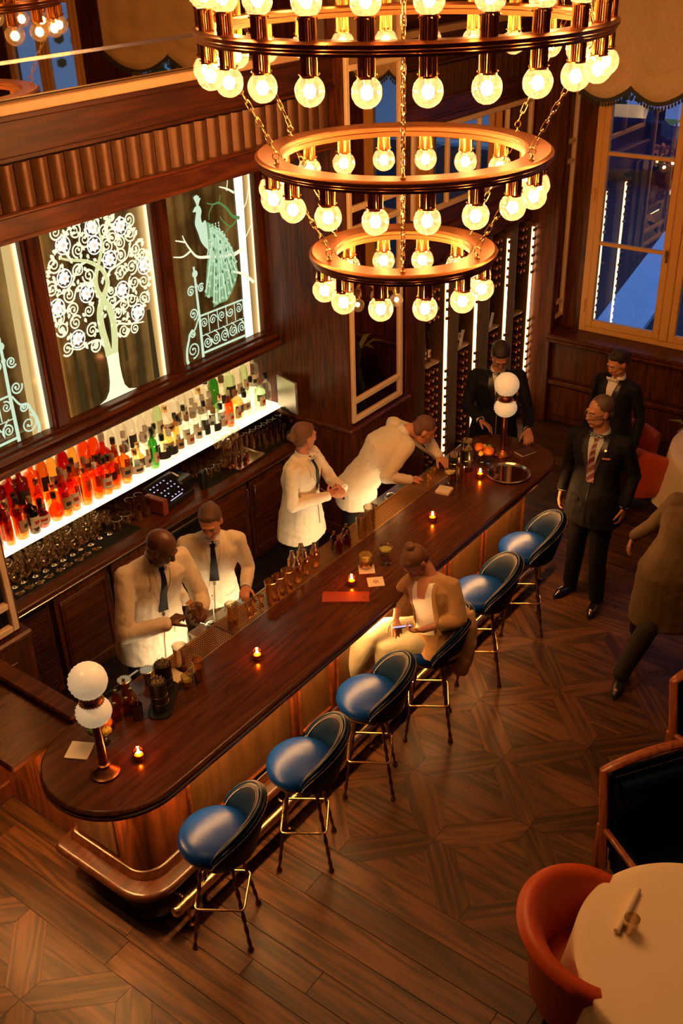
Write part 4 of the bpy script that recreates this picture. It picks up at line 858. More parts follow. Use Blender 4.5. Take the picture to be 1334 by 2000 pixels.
drink('rock', (3.17, 3.64, BT), PALE, 'low glass of pale yellow cocktail beside the cream napkin', .85); drink('high', (3.25, 3.62, BT), AMB, 'tall glass of reddish drink beside the pale yellow cocktail')
drink('rock', (4.79, 3.51, BT+.0045), PALE, 'tumbler of pale cocktail on the cream napkin by the seated woman', 1.15); drink('coupe', (4.90, 3.42, BT), GRN, 'coupe glass of green-tinged cocktail by the seated woman', 1.0)
t = thing('olive_dish', 'glass dish of dark olives beside the coupe', 'dish', (5.0, 3.50, BT)); m = MB(); m.lathe([(0, .0), (.025, 0), (.04, .02), (.043, .04), (.041, .04), (.036, .02), (0, .006)], 16); m.build('dish', G2, t, smooth=60)
for i in range(6): m = MB(); m.sph((.018*math.cos(i*1.1), .018*math.sin(i*1.1), .03+.01*(i % 2)), .010, 8, 6); m.build('olive', mat('dark_olive', (.03, .035, .012), .3), t, smooth=180)
drink('coupe', (6.11, 3.65, BT), PALE, 'coupe of pale yellow cocktail beside the stack of napkins', .95); drink('high', (6.20, 3.61, BT), RDB, 'tall glass of red-brown drink beside the far canisters')
t = thing('cocktail_shaker', 'x', 'shaker'); m = MB(); m.lathe([(0, 0), (.030, 0), (.034, .01), (.042, .15), (.044, .155), (.044, .162), (.040, .165)], 18, close=False); m.build('tin', BRASS, t, smooth=40); shk = t
t = thing('capped_shaker', 'x', 'shaker'); m = MB(); m.lathe([(0, 0), (.028, 0), (.034, .01), (.038, .10), (.034, .125), (.024, .135)], 18); m.build('body', BRASS, t, smooth=40); m = MB(); m.lathe([(.027, .13), (.026, .15), (.018, .165), (.016, .185), (0, .19)], 16); m.build('cap', STEEL, t, smooth=40); csh = t
t = thing('jigger', 'x', 'jigger'); m = MB(); m.lathe([(.022, 0), (.020, .001), (.007, .034), (.007, .038), (.024, .085), (.025, .085), (.008, .036), (.006, .036)], 14, close=False); m.build('cup', BRASS, t, smooth=40); jig = t
G = 1.053
for i, (x, y) in enumerate(((4.13, 3.80), (4.21, 3.80), (4.30, 3.80))): put(shk, (x, y, G), '%s open brass shaker tin of the row on the grille by the ponytailed bartender' % ('leftmost', 'middle', 'rightmost')[i], s=1.05-.02*i)
for i, (x, y) in enumerate(((4.42, 3.82), (4.53, 3.84), (4.64, 3.84), (4.47, 3.90), (4.58, 3.91))): put(csh, (x, y, G), '%s of the capped brass bottles between the shaker tins and the red syrups' % ORD[i].replace('first', 'first'), 'capped brass shakers on the grille')
for i, (x, y) in enumerate(((3.93, 3.83), (3.98, 3.83), (4.05, 3.83))): put(jig, (x, y, G), '%s of the three jiggers left of the shaker tins' % ('leftmost', 'middle', 'rightmost')[i])
for i, (x, y) in enumerate(((6.10, 3.84), (6.15, 3.85), (6.20, 3.85))): put(jig, (x, y, G), '%s of the three far jiggers by the stooping bartender' % ('leftmost', 'middle', 'rightmost')[i])
def mixing_glass(x, y, lbl, full):
    t = thing('mixing_glass', lbl, 'mixing glass', (x, y, G)); m = MB(); m.lathe([(0, .01), (.035, .01), (.037, 0), (.040, 0), (.042, .17), (.046, .18), (.040, .17), (.037, .012)], 18, close=False); m.build('vessel', G2, t, smooth=50)
    if full: m = MB(); m.lathe([(0, .012), (.036, .012), (.037, .07), (0, .07)], 14); m.build('drink', mat('drink_amber', AMB[1], .15), t)
    return t
mixing_glass(3.78, 3.83, 'tall mixing glass of amber drink by the sink', True); mixing_glass(5.14, 3.80, 'nearer of the two empty mixing glasses on the grille', False); mixing_glass(5.27, 3.82, 'farther of the two empty mixing glasses on the grille', False); mixing_glass(3.28, 3.80, 'smoky mixing glass half full of dark drink at the near end of the grille', True)
for i, (x, y, c) in enumerate(((4.86, 3.80, 'red'), (4.90, 3.87, 'dark red'), (4.96, 3.80, 'red'), (5.03, 3.86, 'dark red'))): bottle('squat', c, 'gold', None, (x, y, G), '%s syrup bottle, %s of the cluster left of the mixing glasses' % (TINT[c][1], ORD[i]), 'syrup bottles', 0, .62)
for i, (x, y, c) in enumerate(((2.72, 3.76, 'amber'), (2.80, 3.84, 'amber'), (2.86, 3.78, 'gold'), (2.79, 3.74, 'red'), (2.90, 3.88, 'gold'))): bottle('squat', c, 'gold', None, (x, y, BT), 'small %s bitters bottle, %s of the cluster behind the near fruit bowl' % (TINT[c][1], ORD[i]), 'bitters bottles', 0, .55)
t = thing('spoon_cup', 'small dark red cup of bar tools by the near canisters', 'cup', (2.80, 3.67, BT)); m = MB(); m.lathe([(0, .01), (.03, .01), (.03, 0), (.034, .1), (.032, .1), (.03, .02)], 14, close=False); m.build('cup', glass('dark_red_cup', (.4, .1, .05), .6, .05), t, smooth=50)
for i in range(4): m = MB(); a = i*1.5; m.tube([(.01*math.cos(a), .01*math.sin(a), .012), (.025*math.cos(a), .025*math.sin(a), .14)], .0025, 6); m.build('tool', BRASS, t)
def canister(x, y, lbl, z=BT+.012, h=.19):
    t = thing('canister', lbl, 'canister', (x, y, z)); m = MB(); m.lathe([(0, 0), (.047, 0), (.049, .004), (.049, h), (.045, h), (.044, h-.02), (0, h-.02)], 20); m.build('pot', BLACK, t, smooth=40)
    for zz in (.05, .10): m = MB(); m.lathe([(.0495, zz), (.051, zz+.002), (.0495, zz+.004)], 20, close=False); m.build('gold_band', BRASS, t, smooth=40)
    m = MB(); r_ = random.Random(int(x*1000))
    for i in range(44):
        a = r_.random()*6.28; q = .039*math.sqrt(r_.random()); m.tube([(q*math.cos(a), q*math.sin(a), .02), (q*1.04*math.cos(a), q*1.04*math.sin(a), h+.012+.01*r_.random())], .0028, 5)
    m.build('picks', mat('wooden_picks', (.45, .32, .16), .6), t); return t
t = thing('canister_tray', 'black oblong tray under the two near canisters', 'tray', (2.99, 3.66, BT), .62); m = MB(); m.stack([[(x, y, z) for x, y in rrect(-.165+d, .165-d, -.07+d, .07-d, .055-d, 5)] for d, z in ((0, 0), (0, .012), (.006, .012), (.008, .008))]); m.build('tray_plate', BLACK, t, smooth=40)
canister(2.93, 3.62, 'nearer black canister of wooden picks on the near tray'); canister(3.06, 3.71, 'farther black canister of wooden picks on the near tray'); canister(6.40, 3.67, 'nearer black canister at the far end of the bar', BT); canister(6.52, 3.74, 'farther black canister beside the oranges', BT)
canister(6.30, 3.72, 'brown-topped canister left of the other far canisters', BT, .16)
def strainer(x, y, lbl, z=BT):
    t = thing('strainer', lbl, 'strainer', (x, y, z)); m = MB(); m.lathe([(0, 0), (.02, 0), (.03, .08), (.0, .08)], 12); m.build('stand', STEEL, t)
    m = MB(); m.lathe([(.0, .085), (.038, .085), (.041, .088), (.036, .09), (.0, .09)], 18); m.build('plate', STEEL, t); m = MB()
    for i in range(20): a = 2*PI*i/20; m.sph((.041*math.cos(a), .041*math.sin(a), .088), .004, 5, 4)
    m.build('spring', STEEL, t); m = MB(); m.box(.03, .11, -.008, .008, .086, .089, .002); m.build('handle', STEEL, t); return t
strainer(2.92, 3.90, 'steel coil strainer behind the near canisters'); strainer(3.06, 3.86, 'steel coil strainer nearest the brass grille')
def fruit_bowl(loc, fruits, lbl):
    t = thing('fruit_bowl', lbl, 'bowl', loc); m = MB(); m.lathe([(0, 0), (.038, 0), (.038, .004), (.012, .012), (.010, .05), (.02, .06), (.06, .08), (.082, .115), (.080, .115), (.058, .085), (.0, .066)], 22); m.build('bowl', glass('smoky_bowl', (.5, .38, .25), .9, .03, base=.2), t, smooth=50)
    for nm, x, y, z, r, c, lb in fruits:
        f = thing(nm, lb, 'fruit', (loc[0]+x, loc[1]+y, loc[2]+z)); m = MB(); m.sph((0, 0, 0), (r, r, r*.94) if nm != 'lemon' else (r*1.25, r, r), 16, 10); m.build('peel', mat(nm+'_peel', c, .5, bump=.2, bscale=220), f, smooth=180)
        m = MB(); m.sph((0, 0, r*.93), (.006, .006, .003), 6, 4); m.build('stem_end', mat('fruit_stem', (.10, .12, .03), .7), f)
    return t
OR = (.95, .22, .02); LM = (.9, .55, .05); LI = (.16, .26, .03)
fruit_bowl((2.55, 3.68, BT), [('orange', .030, .0, .125, .042, OR, 'orange in the near fruit bowl beside the lamp'), ('lime', -.035, .02, .110, .030, LI, 'green lime in the near fruit bowl'), ('lemon', .0, -.045, .108, .026, LM, 'lemon in the near fruit bowl')], 'stemmed glass fruit bowl behind the near lamp')
fruit_bowl((6.58, 3.60, BT), [('orange', -.01, -.035, .125, .044, OR, 'larger orange in front in the far fruit bowl'), ('orange', -.03, .045, .150, .038, OR, 'smaller orange at the back of the far fruit bowl'), ('lime', .060, .0, .122, .026, LI, 'green lime in the far fruit bowl'), ('lemon', .030, .035, .128, .024, LM, 'lemon between the oranges and the lime in the far bowl'), ('lemon', -.065, .005, .12, .022, LM, 'lemon on the left side of the far bowl')], 'stemmed bowl of oranges and limes at the far end of the bar')
t = thing('round_tray', 'round mirrored silver tray on the far end of the bar', 'tray', (6.52, 3.355, BT)); m = MB(); m.lathe([(0, 0), (.155, 0), (.158, .004), (.172, .014), (.176, .012), (.178, .016), (.168, .022), (.155, .008)], 40, close=False); m.build('rim', STEEL, t, smooth=40); m = MB(); m.lathe([(0, .006), (.154, .006)], 40, close=False); m.build('mirror_plate', mat('tray_mirror', (.6, .5, .4), .04, 1), t)
t = thing('reservation_book', 'small dark book with pale page edges under the host\'s hand', 'book', (6.93, 3.42, BT), -.35); m = MB(); m.box(-.08, .08, -.055, .055, 0, .004, .001); m.box(-.08, .08, -.055, .055, .018, .022, .001); m.build('cover', mat('book_cover', (.06, .02, .012), .5), t); m = MB(); m.box(-.077, .077, -.052, .052, .004, .018); m.build('pages', PAPER, t)
for i, (x, y, a) in enumerate(((3.86, 4.09, .5), (3.87, 4.10, 1.4))):
    t = thing('bar_spoon', ('long thin bar spoon leaning in the rinse well', 'long upright bar spoon in the rinse well')[i], 'spoon', (x, y, .893)); m = MB(); d = (.18*math.cos(PI+a*.6), -.04, .16) if i == 0 else (-.01, -.02, .26); m.tube([(0, 0, .0), d], .003, 6); m.sph(d, .006, 6, 4); m.build('shaft', STEEL, t)
# ================================================================ wine wall in the alcove
wr_ = thing('wine_display', 'tall wine display in the alcove with fluted bronze pilasters and glowing light strips', 'wine rack', (8.6, 4.95, 0))
m = MB(); m.box(7.62, 9.62, 5.08, 5.14, .0, 2.24); m.box(7.62, 9.62, 4.88, 5.1, 0, .14, .006); m.build('rack_back', DARK, wr_, True)
WL = emis('wine_strip_light', (1, .60, .26), WINE_E*.5); RACK = mat('rack_metal', (.30, .16, .07), .35, .8)
strips = (7.93, 8.48, 9.08, 9.60)
for i, x in enumerate(strips):
    if i < 3:
        m = MB(); x0, x1 = x+.045, strips[i+1]-.31+.02; x1 = max(x1, x0+.17)
        m.box(x0, x1, 4.84, 5.08, .0, 2.24, .004); pil = m.build('pilaster', mat('antique_bronze', (.11, .048, .016), .42, .35), wr_, True)
        m = MB(); q = x0+.02
        while q < x1-.015: m.tube([(q, 4.84, .15), (q, 4.84, 2.2)], .007, 6); q += .022
        m.v = [(a-wr_.location[0], b-wr_.location[1], c-wr_.location[2]) for a, b, c in m.v]; m.build('reeding', MATS['antique_bronze'], pil, smooth=60)
    m = MB(); m.box(x-.011, x+.011, 4.815, 4.83, .16, 2.14); m.build('light_strip', WL, wr_, True)
    m = MB(); m.box(x-.026, x+.026, 4.83, 5.08, .14, 2.2); z = .17
    while z < 2.15:
        if not 1.22 < z < 1.58: m.box(x-.034, x+.022, 4.795, 4.813, z, z+.030)
        z += .088
    m.build('peg_rail', RACK, wr_, True)
    m = MB(); m.box(x-.26, x-.03, 4.86, 5.08, 1.24, 1.25); m.build('glass_shelf', mat('shelf_edge', (.5, .35, .2), .2), wr_, True)
wb = thing('wine_bottle', 'x', 'bottle'); m = MB(); m.M = Matrix.Rotation(PI/2, 4, 'X'); m.lathe([(0, -.09), (.03, -.09), (.033, -.08), (.033, .02), (.014, .06), (.0125, .10), (0, .105)], 8); m.build('glass_body', mat('dark_wine_glass', (.10, .018, .01), .12, var=.6, bscale=12), wb, smooth=50); m = MB(); m.M = Matrix.Rotation(PI/2, 4, 'X'); m.lathe([(.0145, .07), (.0145, .104), (.0, .108)], 8); m.build('foil', mat('copper_foil', (.75, .32, .12), .3, .8), wb)
n = 0
for i, x in enumerate(strips):
    z = .20
    while z < 2.14:
        if not 1.2 < z < 1.62:
            for q, dx in enumerate((-.075, -.15, -.225) if i == 0 else (-.07, -.145)):
                put(wb, (x+dx, 4.965, z), 'wine bottle in the %s bay, %s row up, %s left of the light' % (('nearest', 'second', 'third', 'farthest')[i], ORD[int(round((z-.2)/.088))], ORD[q]), 'bottles lying in the %s wine bay' % ('nearest', 'second', 'third', 'farthest')[i]); n += 1
        z += .088
for i, (x, c, lb) in enumerate(((7.74, 'red', 'white'), (7.82, 'gold', 'cream'), (8.36, 'dark', 'white'), (8.93, 'clear', 'cream'), (9.47, 'dark red', 'tan'))): bottle('slim', c, 'gold', lb, (x, 4.95, 1.25), '%s bottle with %s label standing upright in the %s wine bay' % (TINT[c][1], lb, ('nearest', 'nearest', 'second', 'third', 'farthest')[i]), None, 0, .95)
for i, x in enumerate((8.33, 8.92)):
    t = thing('tasting_card', 'white card propped in the %s wine bay' % ('second', 'third')[i], 'card', (x, 4.90, 1.25)); m = MB(); m.M = Matrix.Rotation(.35, 4, 'Y'); m.box(-.03, .03, 0, .003, .0, .16); m.build('card', LAB['white'], t)
# wall sconce on the pillar mirror
t = thing('wall_sconce', 'brass wall sconce with two globe bulbs on the pillar mirror', 'sconce', (6.84, WY, 2.32)); m = MB(); m.M = Matrix.Rotation(PI/2, 4, 'X'); m.lathe([(.0, -.0), (.075, .0), (.08, .012), (.06, .03), (.045, .035), (.045, .07), (.055, .075), (.055, .11), (0, .115)], 24); m.build('backplate', BRASS, t, smooth=35)
for s in (-1, 1):
    m = MB(); m.tube([(0, -.09, 0), (s*.10, -.11, .0), (s*.14, -.11, -.04)], .012, 8); m.lathe([(.0, -.04), (.03, -.045), (.033, -.06), (.03, -.12), (.022, -.125)], 14, (s*.14, -.11, 0)); m.build('arm', BRASS, t, smooth=50)
    m = MB(); m.sph((s*.14, -.11, -.185), .058, 16, 10); bb = m.build('bulb', glass('seeded_glass', (1, .93, .8), .8, .04, True, gcol=(1, .85, .6)), t, smooth=180); m = MB(); m.sph((s*.14, -.11, -.18), .018, 8, 6); m.build('filament', emis('sconce_filament', (1, .50, .17), 60), bb)
# ================================================================ chandelier
ch = thing('chandelier', 'huge three-tier copper ring chandelier with glowing seeded globe bulbs on chains', 'chandelier', (4.444, 2.977, 4.53))
V0 = math.atan2(-2.977, -4.444)             # toward the balcony side
def ringmesh(ro, ri, z):
    m = MB(); p = [(ri+.008, z-.020), (ri+.008, z-.034), (ro-.016, z-.034), (ro-.016, z-.024), (ro-.009, z-.018), (ro-.009, z-.010), (ro, z-.004), (ro, z+.012), (ro-.010, z+.017), (ro-.016, z+.023), (ri+.016, z+.023), (ri+.010, z+.017), (ri, z+.012), (ri, z-.004), (ri+.008, z-.010), (ri+.008, z-.020)]
    m.lathe(p, 96, close=False); return m
SEED = MATS['seeded_glass']; RIB = mat('ribbed_brass', (.75, .36, .10), .2, 1.)
def socket_mesh(h=.092, r=.036):
    m = MB(); n = 22; vs = []; fs = []
    for z in (0, -h):
        for i in range(2*n): a = PI*i/n; q = r*(1 if i % 2 else .90); vs.append((q*math.cos(a), q*math.sin(a), z))
    for i in range(2*n): fs.append((i, (i+1) % (2*n), 2*n+(i+1) % (2*n), 2*n+i))
    fs += [tuple(range(2*n-1, -1, -1)), tuple(range(2*n, 4*n))]; m.add(vs, fs); m.lathe([(r+.003, -h), (r+.003, -h+.006), (r, -h+.007)], 20, close=False)
    for i in range(4): m.sph(((r+.004)*math.cos(PI/4+i*PI/2), (r+.004)*math.sin(PI/4+i*PI/2), -h+.012), .005, 6, 4)
    return m.mesh('socket', RIB)
SOC = socket_mesh(); m = MB(); m.sph((0, 0, -.052), .0635, 20, 14); BUL = m.mesh('bulb', SEED, 180)
m = MB(); m.sph((0, 0, -.055), (.026, .026, .028), 10, 7); COR = m.mesh('filament', emis('bulb_filament', (1, .465, .16), BULB_E*.64), 180)
m = MB(); m.lathe([(.014, .012), (.014, -.024), (.006, -.03)], 10); NEC = m.mesh('bulb_neck', mat('bulb_neck', (.7, .5, .3), .3, .6))
def mobj(name, me, parent, loc, rx=0.):
    o = bpy.data.objects.new(name, me); C.objects.link(o); o.parent = parent; o.location = loc; o.rotation_euler = (rx, 0, 0); return o
def chain(a, b, nm='chain'):
    a = Vector(a); b = Vector(b); d = b-a; L_ = d.length; n = max(3, int(L_/.042)); m = MB(); q = Vector((0, 0, 1)).rotation_difference(d.normalized()).to_matrix()
    for i in range(n):
        c = a+d*((i+.5)/n); hl = L_/n*.64; rr = .011; pts = []
        for k in range(12):
            t_ = 2*PI*k/12; p = Vector((rr*math.cos(t_), 0, (hl-rr)*(1 if math.sin(t_) > 0 else -1)+rr*math.sin(t_))) if abs(math.sin(t_)) > 1e-6 else Vector((rr*math.cos(t_), 0, 0))
            if i % 2: p = Vector((0, p.x, p.z))
            pts.append(c+q @ p)
        m.tube(pts, .0028, 5, closed=True)
    return m.build(nm, BRASS, ch, smooth=60)
tiers = [(.992, .88, .94, 0.0, 24, 6.0, True), (.742, .605, .675, -.585, 18, 9.3, False), (.492, .350, .425, -1.085, 12, 15.0, False)]
for ro, ri, rbulb, z, n, ph, both in tiers:
    rg_ = ringmesh(ro, ri, z).build('ring', BRONZE, ch, smooth=24)
    for i in range(n):
        a = V0+math.radians(ph)+2*PI*i/n; x, y = rbulb*math.cos(a), rbulb*math.sin(a)
        for up in ((0, 1) if both else (0,)):
            sg = 1 if up else -1; rx = PI if up else 0.
            s_ = mobj('socket', SOC, ch, (x, y, z+sg*.022), rx); zb = z+sg*(.022+.092)
            b_ = mobj('bulb', BUL, ch, (x, y, zb), rx); mobj('filament', COR, b_, (0, 0, 0)); mobj('bulb_neck', NEC, b_, (0, 0, 0))
zz2, zz3 = tiers[1][3], tiers[2][3]
for i in range(6):
    a = V0+PI/3*i; c_, s_ = math.cos(a), math.sin(a)
    for r, z in ((.69, zz2), (.43, zz3)):
        m = MB(); m.lathe([(.014, .022), (.014, .03), (.006, .036), (.006, .05)], 10, (r*c_, r*s_, z)); m.tube([(r*c_+.018*math.cos(t_)*c_, r*s_+.018*math.cos(t_)*s_, z+.064+.018*math.sin(t_)) for t_ in [2*PI*k/10 for k in range(10)]], .0035, 6, closed=True); m.build('eyelet', BRASS, ch, smooth=50)
    chain((.95*c_, .95*s_, -.03), (.69*c_, .69*s_, zz2+.08)); chain((.66*c_, .66*s_, zz2-.03), (.43*c_, .43*s_, zz3+.08)); chain((.93*c_, .93*s_, .03), (.25*c_, .25*s_, 1.85))
m = MB(); m.lathe([(0, 1.80), (.27, 1.80), (.28, 1.83), (.27, 1.86), (0, 1.86)], 40); m.tube([(0, 0, 1.86), (0, 0, 2.05)], .03, 12); m.build('ceiling_hub', BRONZE, ch)
# ================================================================ stools
def make_stool():
    t = thing('bar_stool', 'x', 'bar stool', (0, 0, 0))
    R0 = .195; zs = .66
    m = MB(); m.lathe([(0, zs), (.17, zs), (.178, zs+.008), (.178, zs+.022), (0, zs+.024)], 32); m.build('seat_base', DBRONZE, t, smooth=40)
    m = MB()                              # ribbed piping band under the seat
    n = 96; vs = []
    for z, r in ((zs+.012, R0-.004), (zs+.03, R0+.004)):
        for i in range(n): q = r+(.003 if i % 2 else 0); vs.append((q*math.cos(2*PI*i/n), q*math.sin(2*PI*i/n), z))
    m.add(vs, [(i, (i+1) % n, n+(i+1) % n, n+i) for i in range(n)]); m.build('trim_band', mat('grey_brown_trim', (.13, .09, .06), .6), t, smooth=30)
    m = MB(); m.lathe([(0, zs+.02), (.18, zs+.02), (.200, zs+.035), (.208, zs+.06), (.204, zs+.085), (.185, zs+.105), (.15, zs+.118), (.09, zs+.127), (0, zs+.130)], 40); m.build('seat', NAVY, t, smooth=180)
    # wrap-around low back, opening towards +y
    NB = 40; A = math.radians(86); inner = []; outer = []
    m = MB(); L_ = []
    for i in range(NB+1):
        u = -1+2*i/NB; a = -PI/2+u*A; h = .02+.265*max(0., math.cos(u*PI/2))**.75
        lean = .055*(h/.28); c_, s_ = math.cos(a), math.sin(a); ri = .180; ro = .236
        z0 = zs+.03; zt = zs+.075+h
        L_.append([(ri*c_, ri*s_, z0+.04), ((ri+lean*.4)*c_, (ri+lean*.4)*s_, (z0+zt)/2), ((ri+lean)*c_, (ri+lean)*s_, zt-.012), ((ri+lean+.012)*c_, (ri+lean+.012)*s_, zt), ((ro+lean-.005)*c_, (ro+lean-.005)*s_, zt-.004), ((ro+lean)*c_, (ro+lean)*s_, zt-.018), ((ro+lean*.5)*c_, (ro+lean*.5)*s_, (z0+zt)/2), ((ro-.015)*c_, (ro-.015)*s_, z0), ((ro-.04)*c_, (ro-.04)*s_, z0-.01)])
    m.stack(L_); m.build('backrest', NAVYD, t, smooth=50)
    edge = [(l[3][0]*.5+l[4][0]*.5, l[3][1]*.5+l[4][1]*.5, max(l[3][2], l[4][2])) for l in L_]
    m = MB(); m.tube(edge, .0105, 8); m.build('edge_piping', NAVYD, t, smooth=60)
    m = MB()
    for lst, off in (([l[2] for l in L_], .0), ([l[5] for l in L_], .0)):
        for i in range(NB):
            a_, b_ = Vector(lst[i]), Vector(lst[i+1]); q = a_.lerp(b_, .5); dv = Vector((q.x, q.y, 0)).normalized()*(.003 if lst is not None and off == 0 and lst[0] == L_[0][5] else -.003)
            for k in (0, .5): m.tube([a_.lerp(b_, k+.08)+dv, a_.lerp(b_, k+.36)+dv], .0018, 4)
    m.build('stitching', STITCH, t)
    def leg(a):
        m = MB(); p0 = Vector((.105*math.cos(a), .105*math.sin(a), zs+.004)); p1 = Vector((.222*math.cos(a), .222*math.sin(a), .02)); n = 44; d = (p1-p0).normalized(); u = Vector((-math.sin(a), math.cos(a), 0)); w_ = d.cross(u); vs = []; S = 8
        for i in range(n+1):
            p = p0.lerp(p1, i/n); tw = i*.55; r = .0115*(1-.15*i/n)
            for k in range(S):
                t_ = 2*PI*k/S; q = r*(1+.28*math.cos(2*(t_-tw))); vs.append(tuple(p+u*q*math.cos(t_)+w_*q*math.sin(t_)))
        m.add(vs, [(i*S+k, i*S+(k+1) % S, (i+1)*S+(k+1) % S, (i+1)*S+k) for i in range(n) for k in range(S)])
        m.lathe([(.0, 0), (.013, 0), (.018, .006), (.018, .014), (.010, .024), (.013, .03), (.009, .04)], 12, (p1.x, p1.y, 0)); return m
    for i in range(4): leg(math.radians(45+90*i)).build('leg', DBRONZE, t, smooth=60)
    zr = .30; q = .222-(.222-.105)*((zr-.02)/(zs-.016)); q = q+.016; m = MB(); P_ = []
    for i in range(4):
        a = math.radians(45+90*i); cx, cy = q*math.cos(a), q*math.sin(a); ux, uy = -math.cos(a), -math.sin(a)
        for k in range(5):
            b_ = a-PI/4+PI/8*k; P_.append((cx+.028*(math.cos(b_)-1.2*math.cos(a)), cy+.028*(math.sin(b_)-1.2*math.sin(a)), zr))
    m.tube(P_, .0075, 8, closed=True); m.build('foot_ring', BRASS, t, smooth=60)
    return t
stool = make_stool()
SL = ['blue leather bar stool nearest the near end of the bar, by the foot rail end', 'blue leather bar stool, second from the near end of the bar', 'blue leather bar stool just before the seated woman, third from the near end', 'blue leather bar stool that the woman sits on', 'blue leather bar stool just beyond the seated woman', 'blue leather bar stool farthest along the bar, by the man in the dark suit']
for i, (x, y, a) in enumerate(((2.64, 2.965, .58), (3.33, 2.93, .60), (4.03, 2.95, .56), (4.70, 2.93, .58), (5.41, 2.95, .60), (6.13, 2.97, .56))):
    if i == 0: s = stool; s.location = (x, y, 0); s.rotation_euler = (0, 0, a)
    else: s = dup(stool, (x, y, 0), a)
    s['label'] = SL[i]; s['group'] = 'blue bar stools'
# ================================================================ dining furniture on the right
def round_table(c, r, lbl, clbl, seed):
    t = thing('round_table', lbl, 'table', (c[0], c[1], 0)); m = MB(); m.lathe([(0, .70), (r-.02, .70), (r-.01, .71), (r-.01, .725), (0, .725)], 40); m.build('tabletop', WD, t)
    m = MB(); m.lathe([(0, 0), (.26, 0), (.26, .02), (.05, .05), (.045, .70), (0, .70)], 24); m.build('pedestal', BLACK, t, smooth=40)
    n = 120; rr = random.Random(seed); ph = [rr.random()*6.28 for _ in range(4)]; prof = [(0, .731), (r*.5, .732), (r*.9, .732), (r-.005, .731), (r+.006, .722), (r+.012, .66), (r+.02, .5), (r+.03, .3), (r+.035, .16)]; vs = []
    for k, (q, z) in enumerate(prof):
        dr = max(0, (.72-z))/.56
        for i in range(n):
            a = 2*PI*i/n; f = (.045*math.sin(7*a+ph[0])+.03*math.sin(11*a+ph[1])+.015*math.sin(17*a+ph[2]))*dr; vs.append(((q+f)*math.cos(a), (q+f)*math.sin(a), z+(.0015*math.sin(3*a+q*20) if k < 3 else 0)))
    m = MB(); m.add(vs, [(k*n+i, k*n+(i+1) % n, (k+1)*n+(i+1) % n, (k+1)*n+i) for k in range(len(prof)-1) for i in range(n)]); o = m.build('tablecloth', CLOTH, None, smooth=50); o.location = (c[0], c[1], 0); prop(o, clbl, 'tablecloth'); return t
round_table((3.40, .62), .56, 'round dining table in the near corner', 'ivory tablecloth on the near round table with a rolled napkin on it', 1)
round_table((8.66, 1.95), .80, 'round dining table beyond the walking guest', 'ivory tablecloth on the far round table by the window', 2)
t = thing('rolled_napkin', 'rolled ivory napkin lying on the near round table', 'napkin', (3.45, .985, .733), .05); m = MB(); m.lathe([(0, -.145), (.016, -.145), (.019, -.05), (.018, .05), (.016, .145), (0, .145)], 12, (0, 0, .018)); m.v = [(z-.018, y, x+.018) for x, y, z in m.v]; m.build('cloth_roll', CLOTH, t, smooth=50)
t = thing('water_glass', 'small clear glass on the near round table beside the rolled napkin', 'glass', (3.36, .93, .733)); m = MB(); m.lathe([(0, .008), (.028, .008), (.032, .0), (.038, .09), (.037, .09), (.03, .012)], 16, close=False); m.build('tumbler', G2, t, smooth=50)
t = thing('rolled_napkin', 'rolled napkin on the far round table', 'napkin', (8.55, 2.52, .733), .9); m = MB(); m.tube([(-.10, 0, .014), (.10, 0, .014)], .013, 10); m.build('cloth_roll', CLOTH, t, smooth=50)
def tub_chair(loc, rz, lbl):
    t = thing('tub_chair', lbl, 'armchair', (loc[0], loc[1], 0), rz); N_ = 44; A = math.radians(128); L_ = []
    for i in range(N_+1):
        u = -1+2*i/N_; a = -PI/2+u*A; zt = .60+.24*max(0, math.cos(u*PI/2*.92))**.8; c_, s_ = math.cos(a), math.sin(a); ri, ro = .255, .335; f = .05*(zt-.55)/.3
        L_.append([(ri*c_, ri*s_, .40), ((ri+.01)*c_, (ri+.01)*s_, zt-.10), ((ri+f)*c_, (ri+f)*s_, zt-.03), ((ri+.02+f)*c_, (ri+.02+f)*s_, zt), ((ro-.01+f)*c_, (ro-.01+f)*s_, zt+.002), ((ro+.015+f)*c_, (ro+.015+f)*s_, zt-.03), ((ro+.01)*c_, (ro+.01)*s_, zt-.14), ((ro-.03)*c_, (ro-.03)*s_, .30), ((ro-.06)*c_, (ro-.06)*s_, .24), (.2*c_, .2*s_, .25)])
    m = MB(); m.stack(L_); m.build('shell', ORANGE, t, smooth=60)
    m = MB(); m.lathe([(0, .26), (.24, .26), (.262, .30), (.268, .40), (.25, .445), (.18, .46), (0, .465)], 32); m.build('seat', ORANGE, t, smooth=60)
    m = MB(); 
    for l_ in L_[::1]: m.sph((l_[7][0], l_[7][1], l_[7][2]), .005, 5, 4)
    m.build('nail_trim', BRASS, t)
    for x, y in ((-.2, -.2), (.2, -.2), (-.2, .2), (.2, .2)):
        m = MB(); m.tube([(x*.9, y*.9, .28), (x*1.2, y*1.2, 0)], [.022, .011], 8); m.build('leg', BLACK, t, smooth=60)
    return t
tub_chair((3.27, 1.05), .35+PI, 'orange leather tub chair tucked against the near round table'); tub_chair((8.42, 2.98), -2.6, 'orange leather tub chair at the far round table')
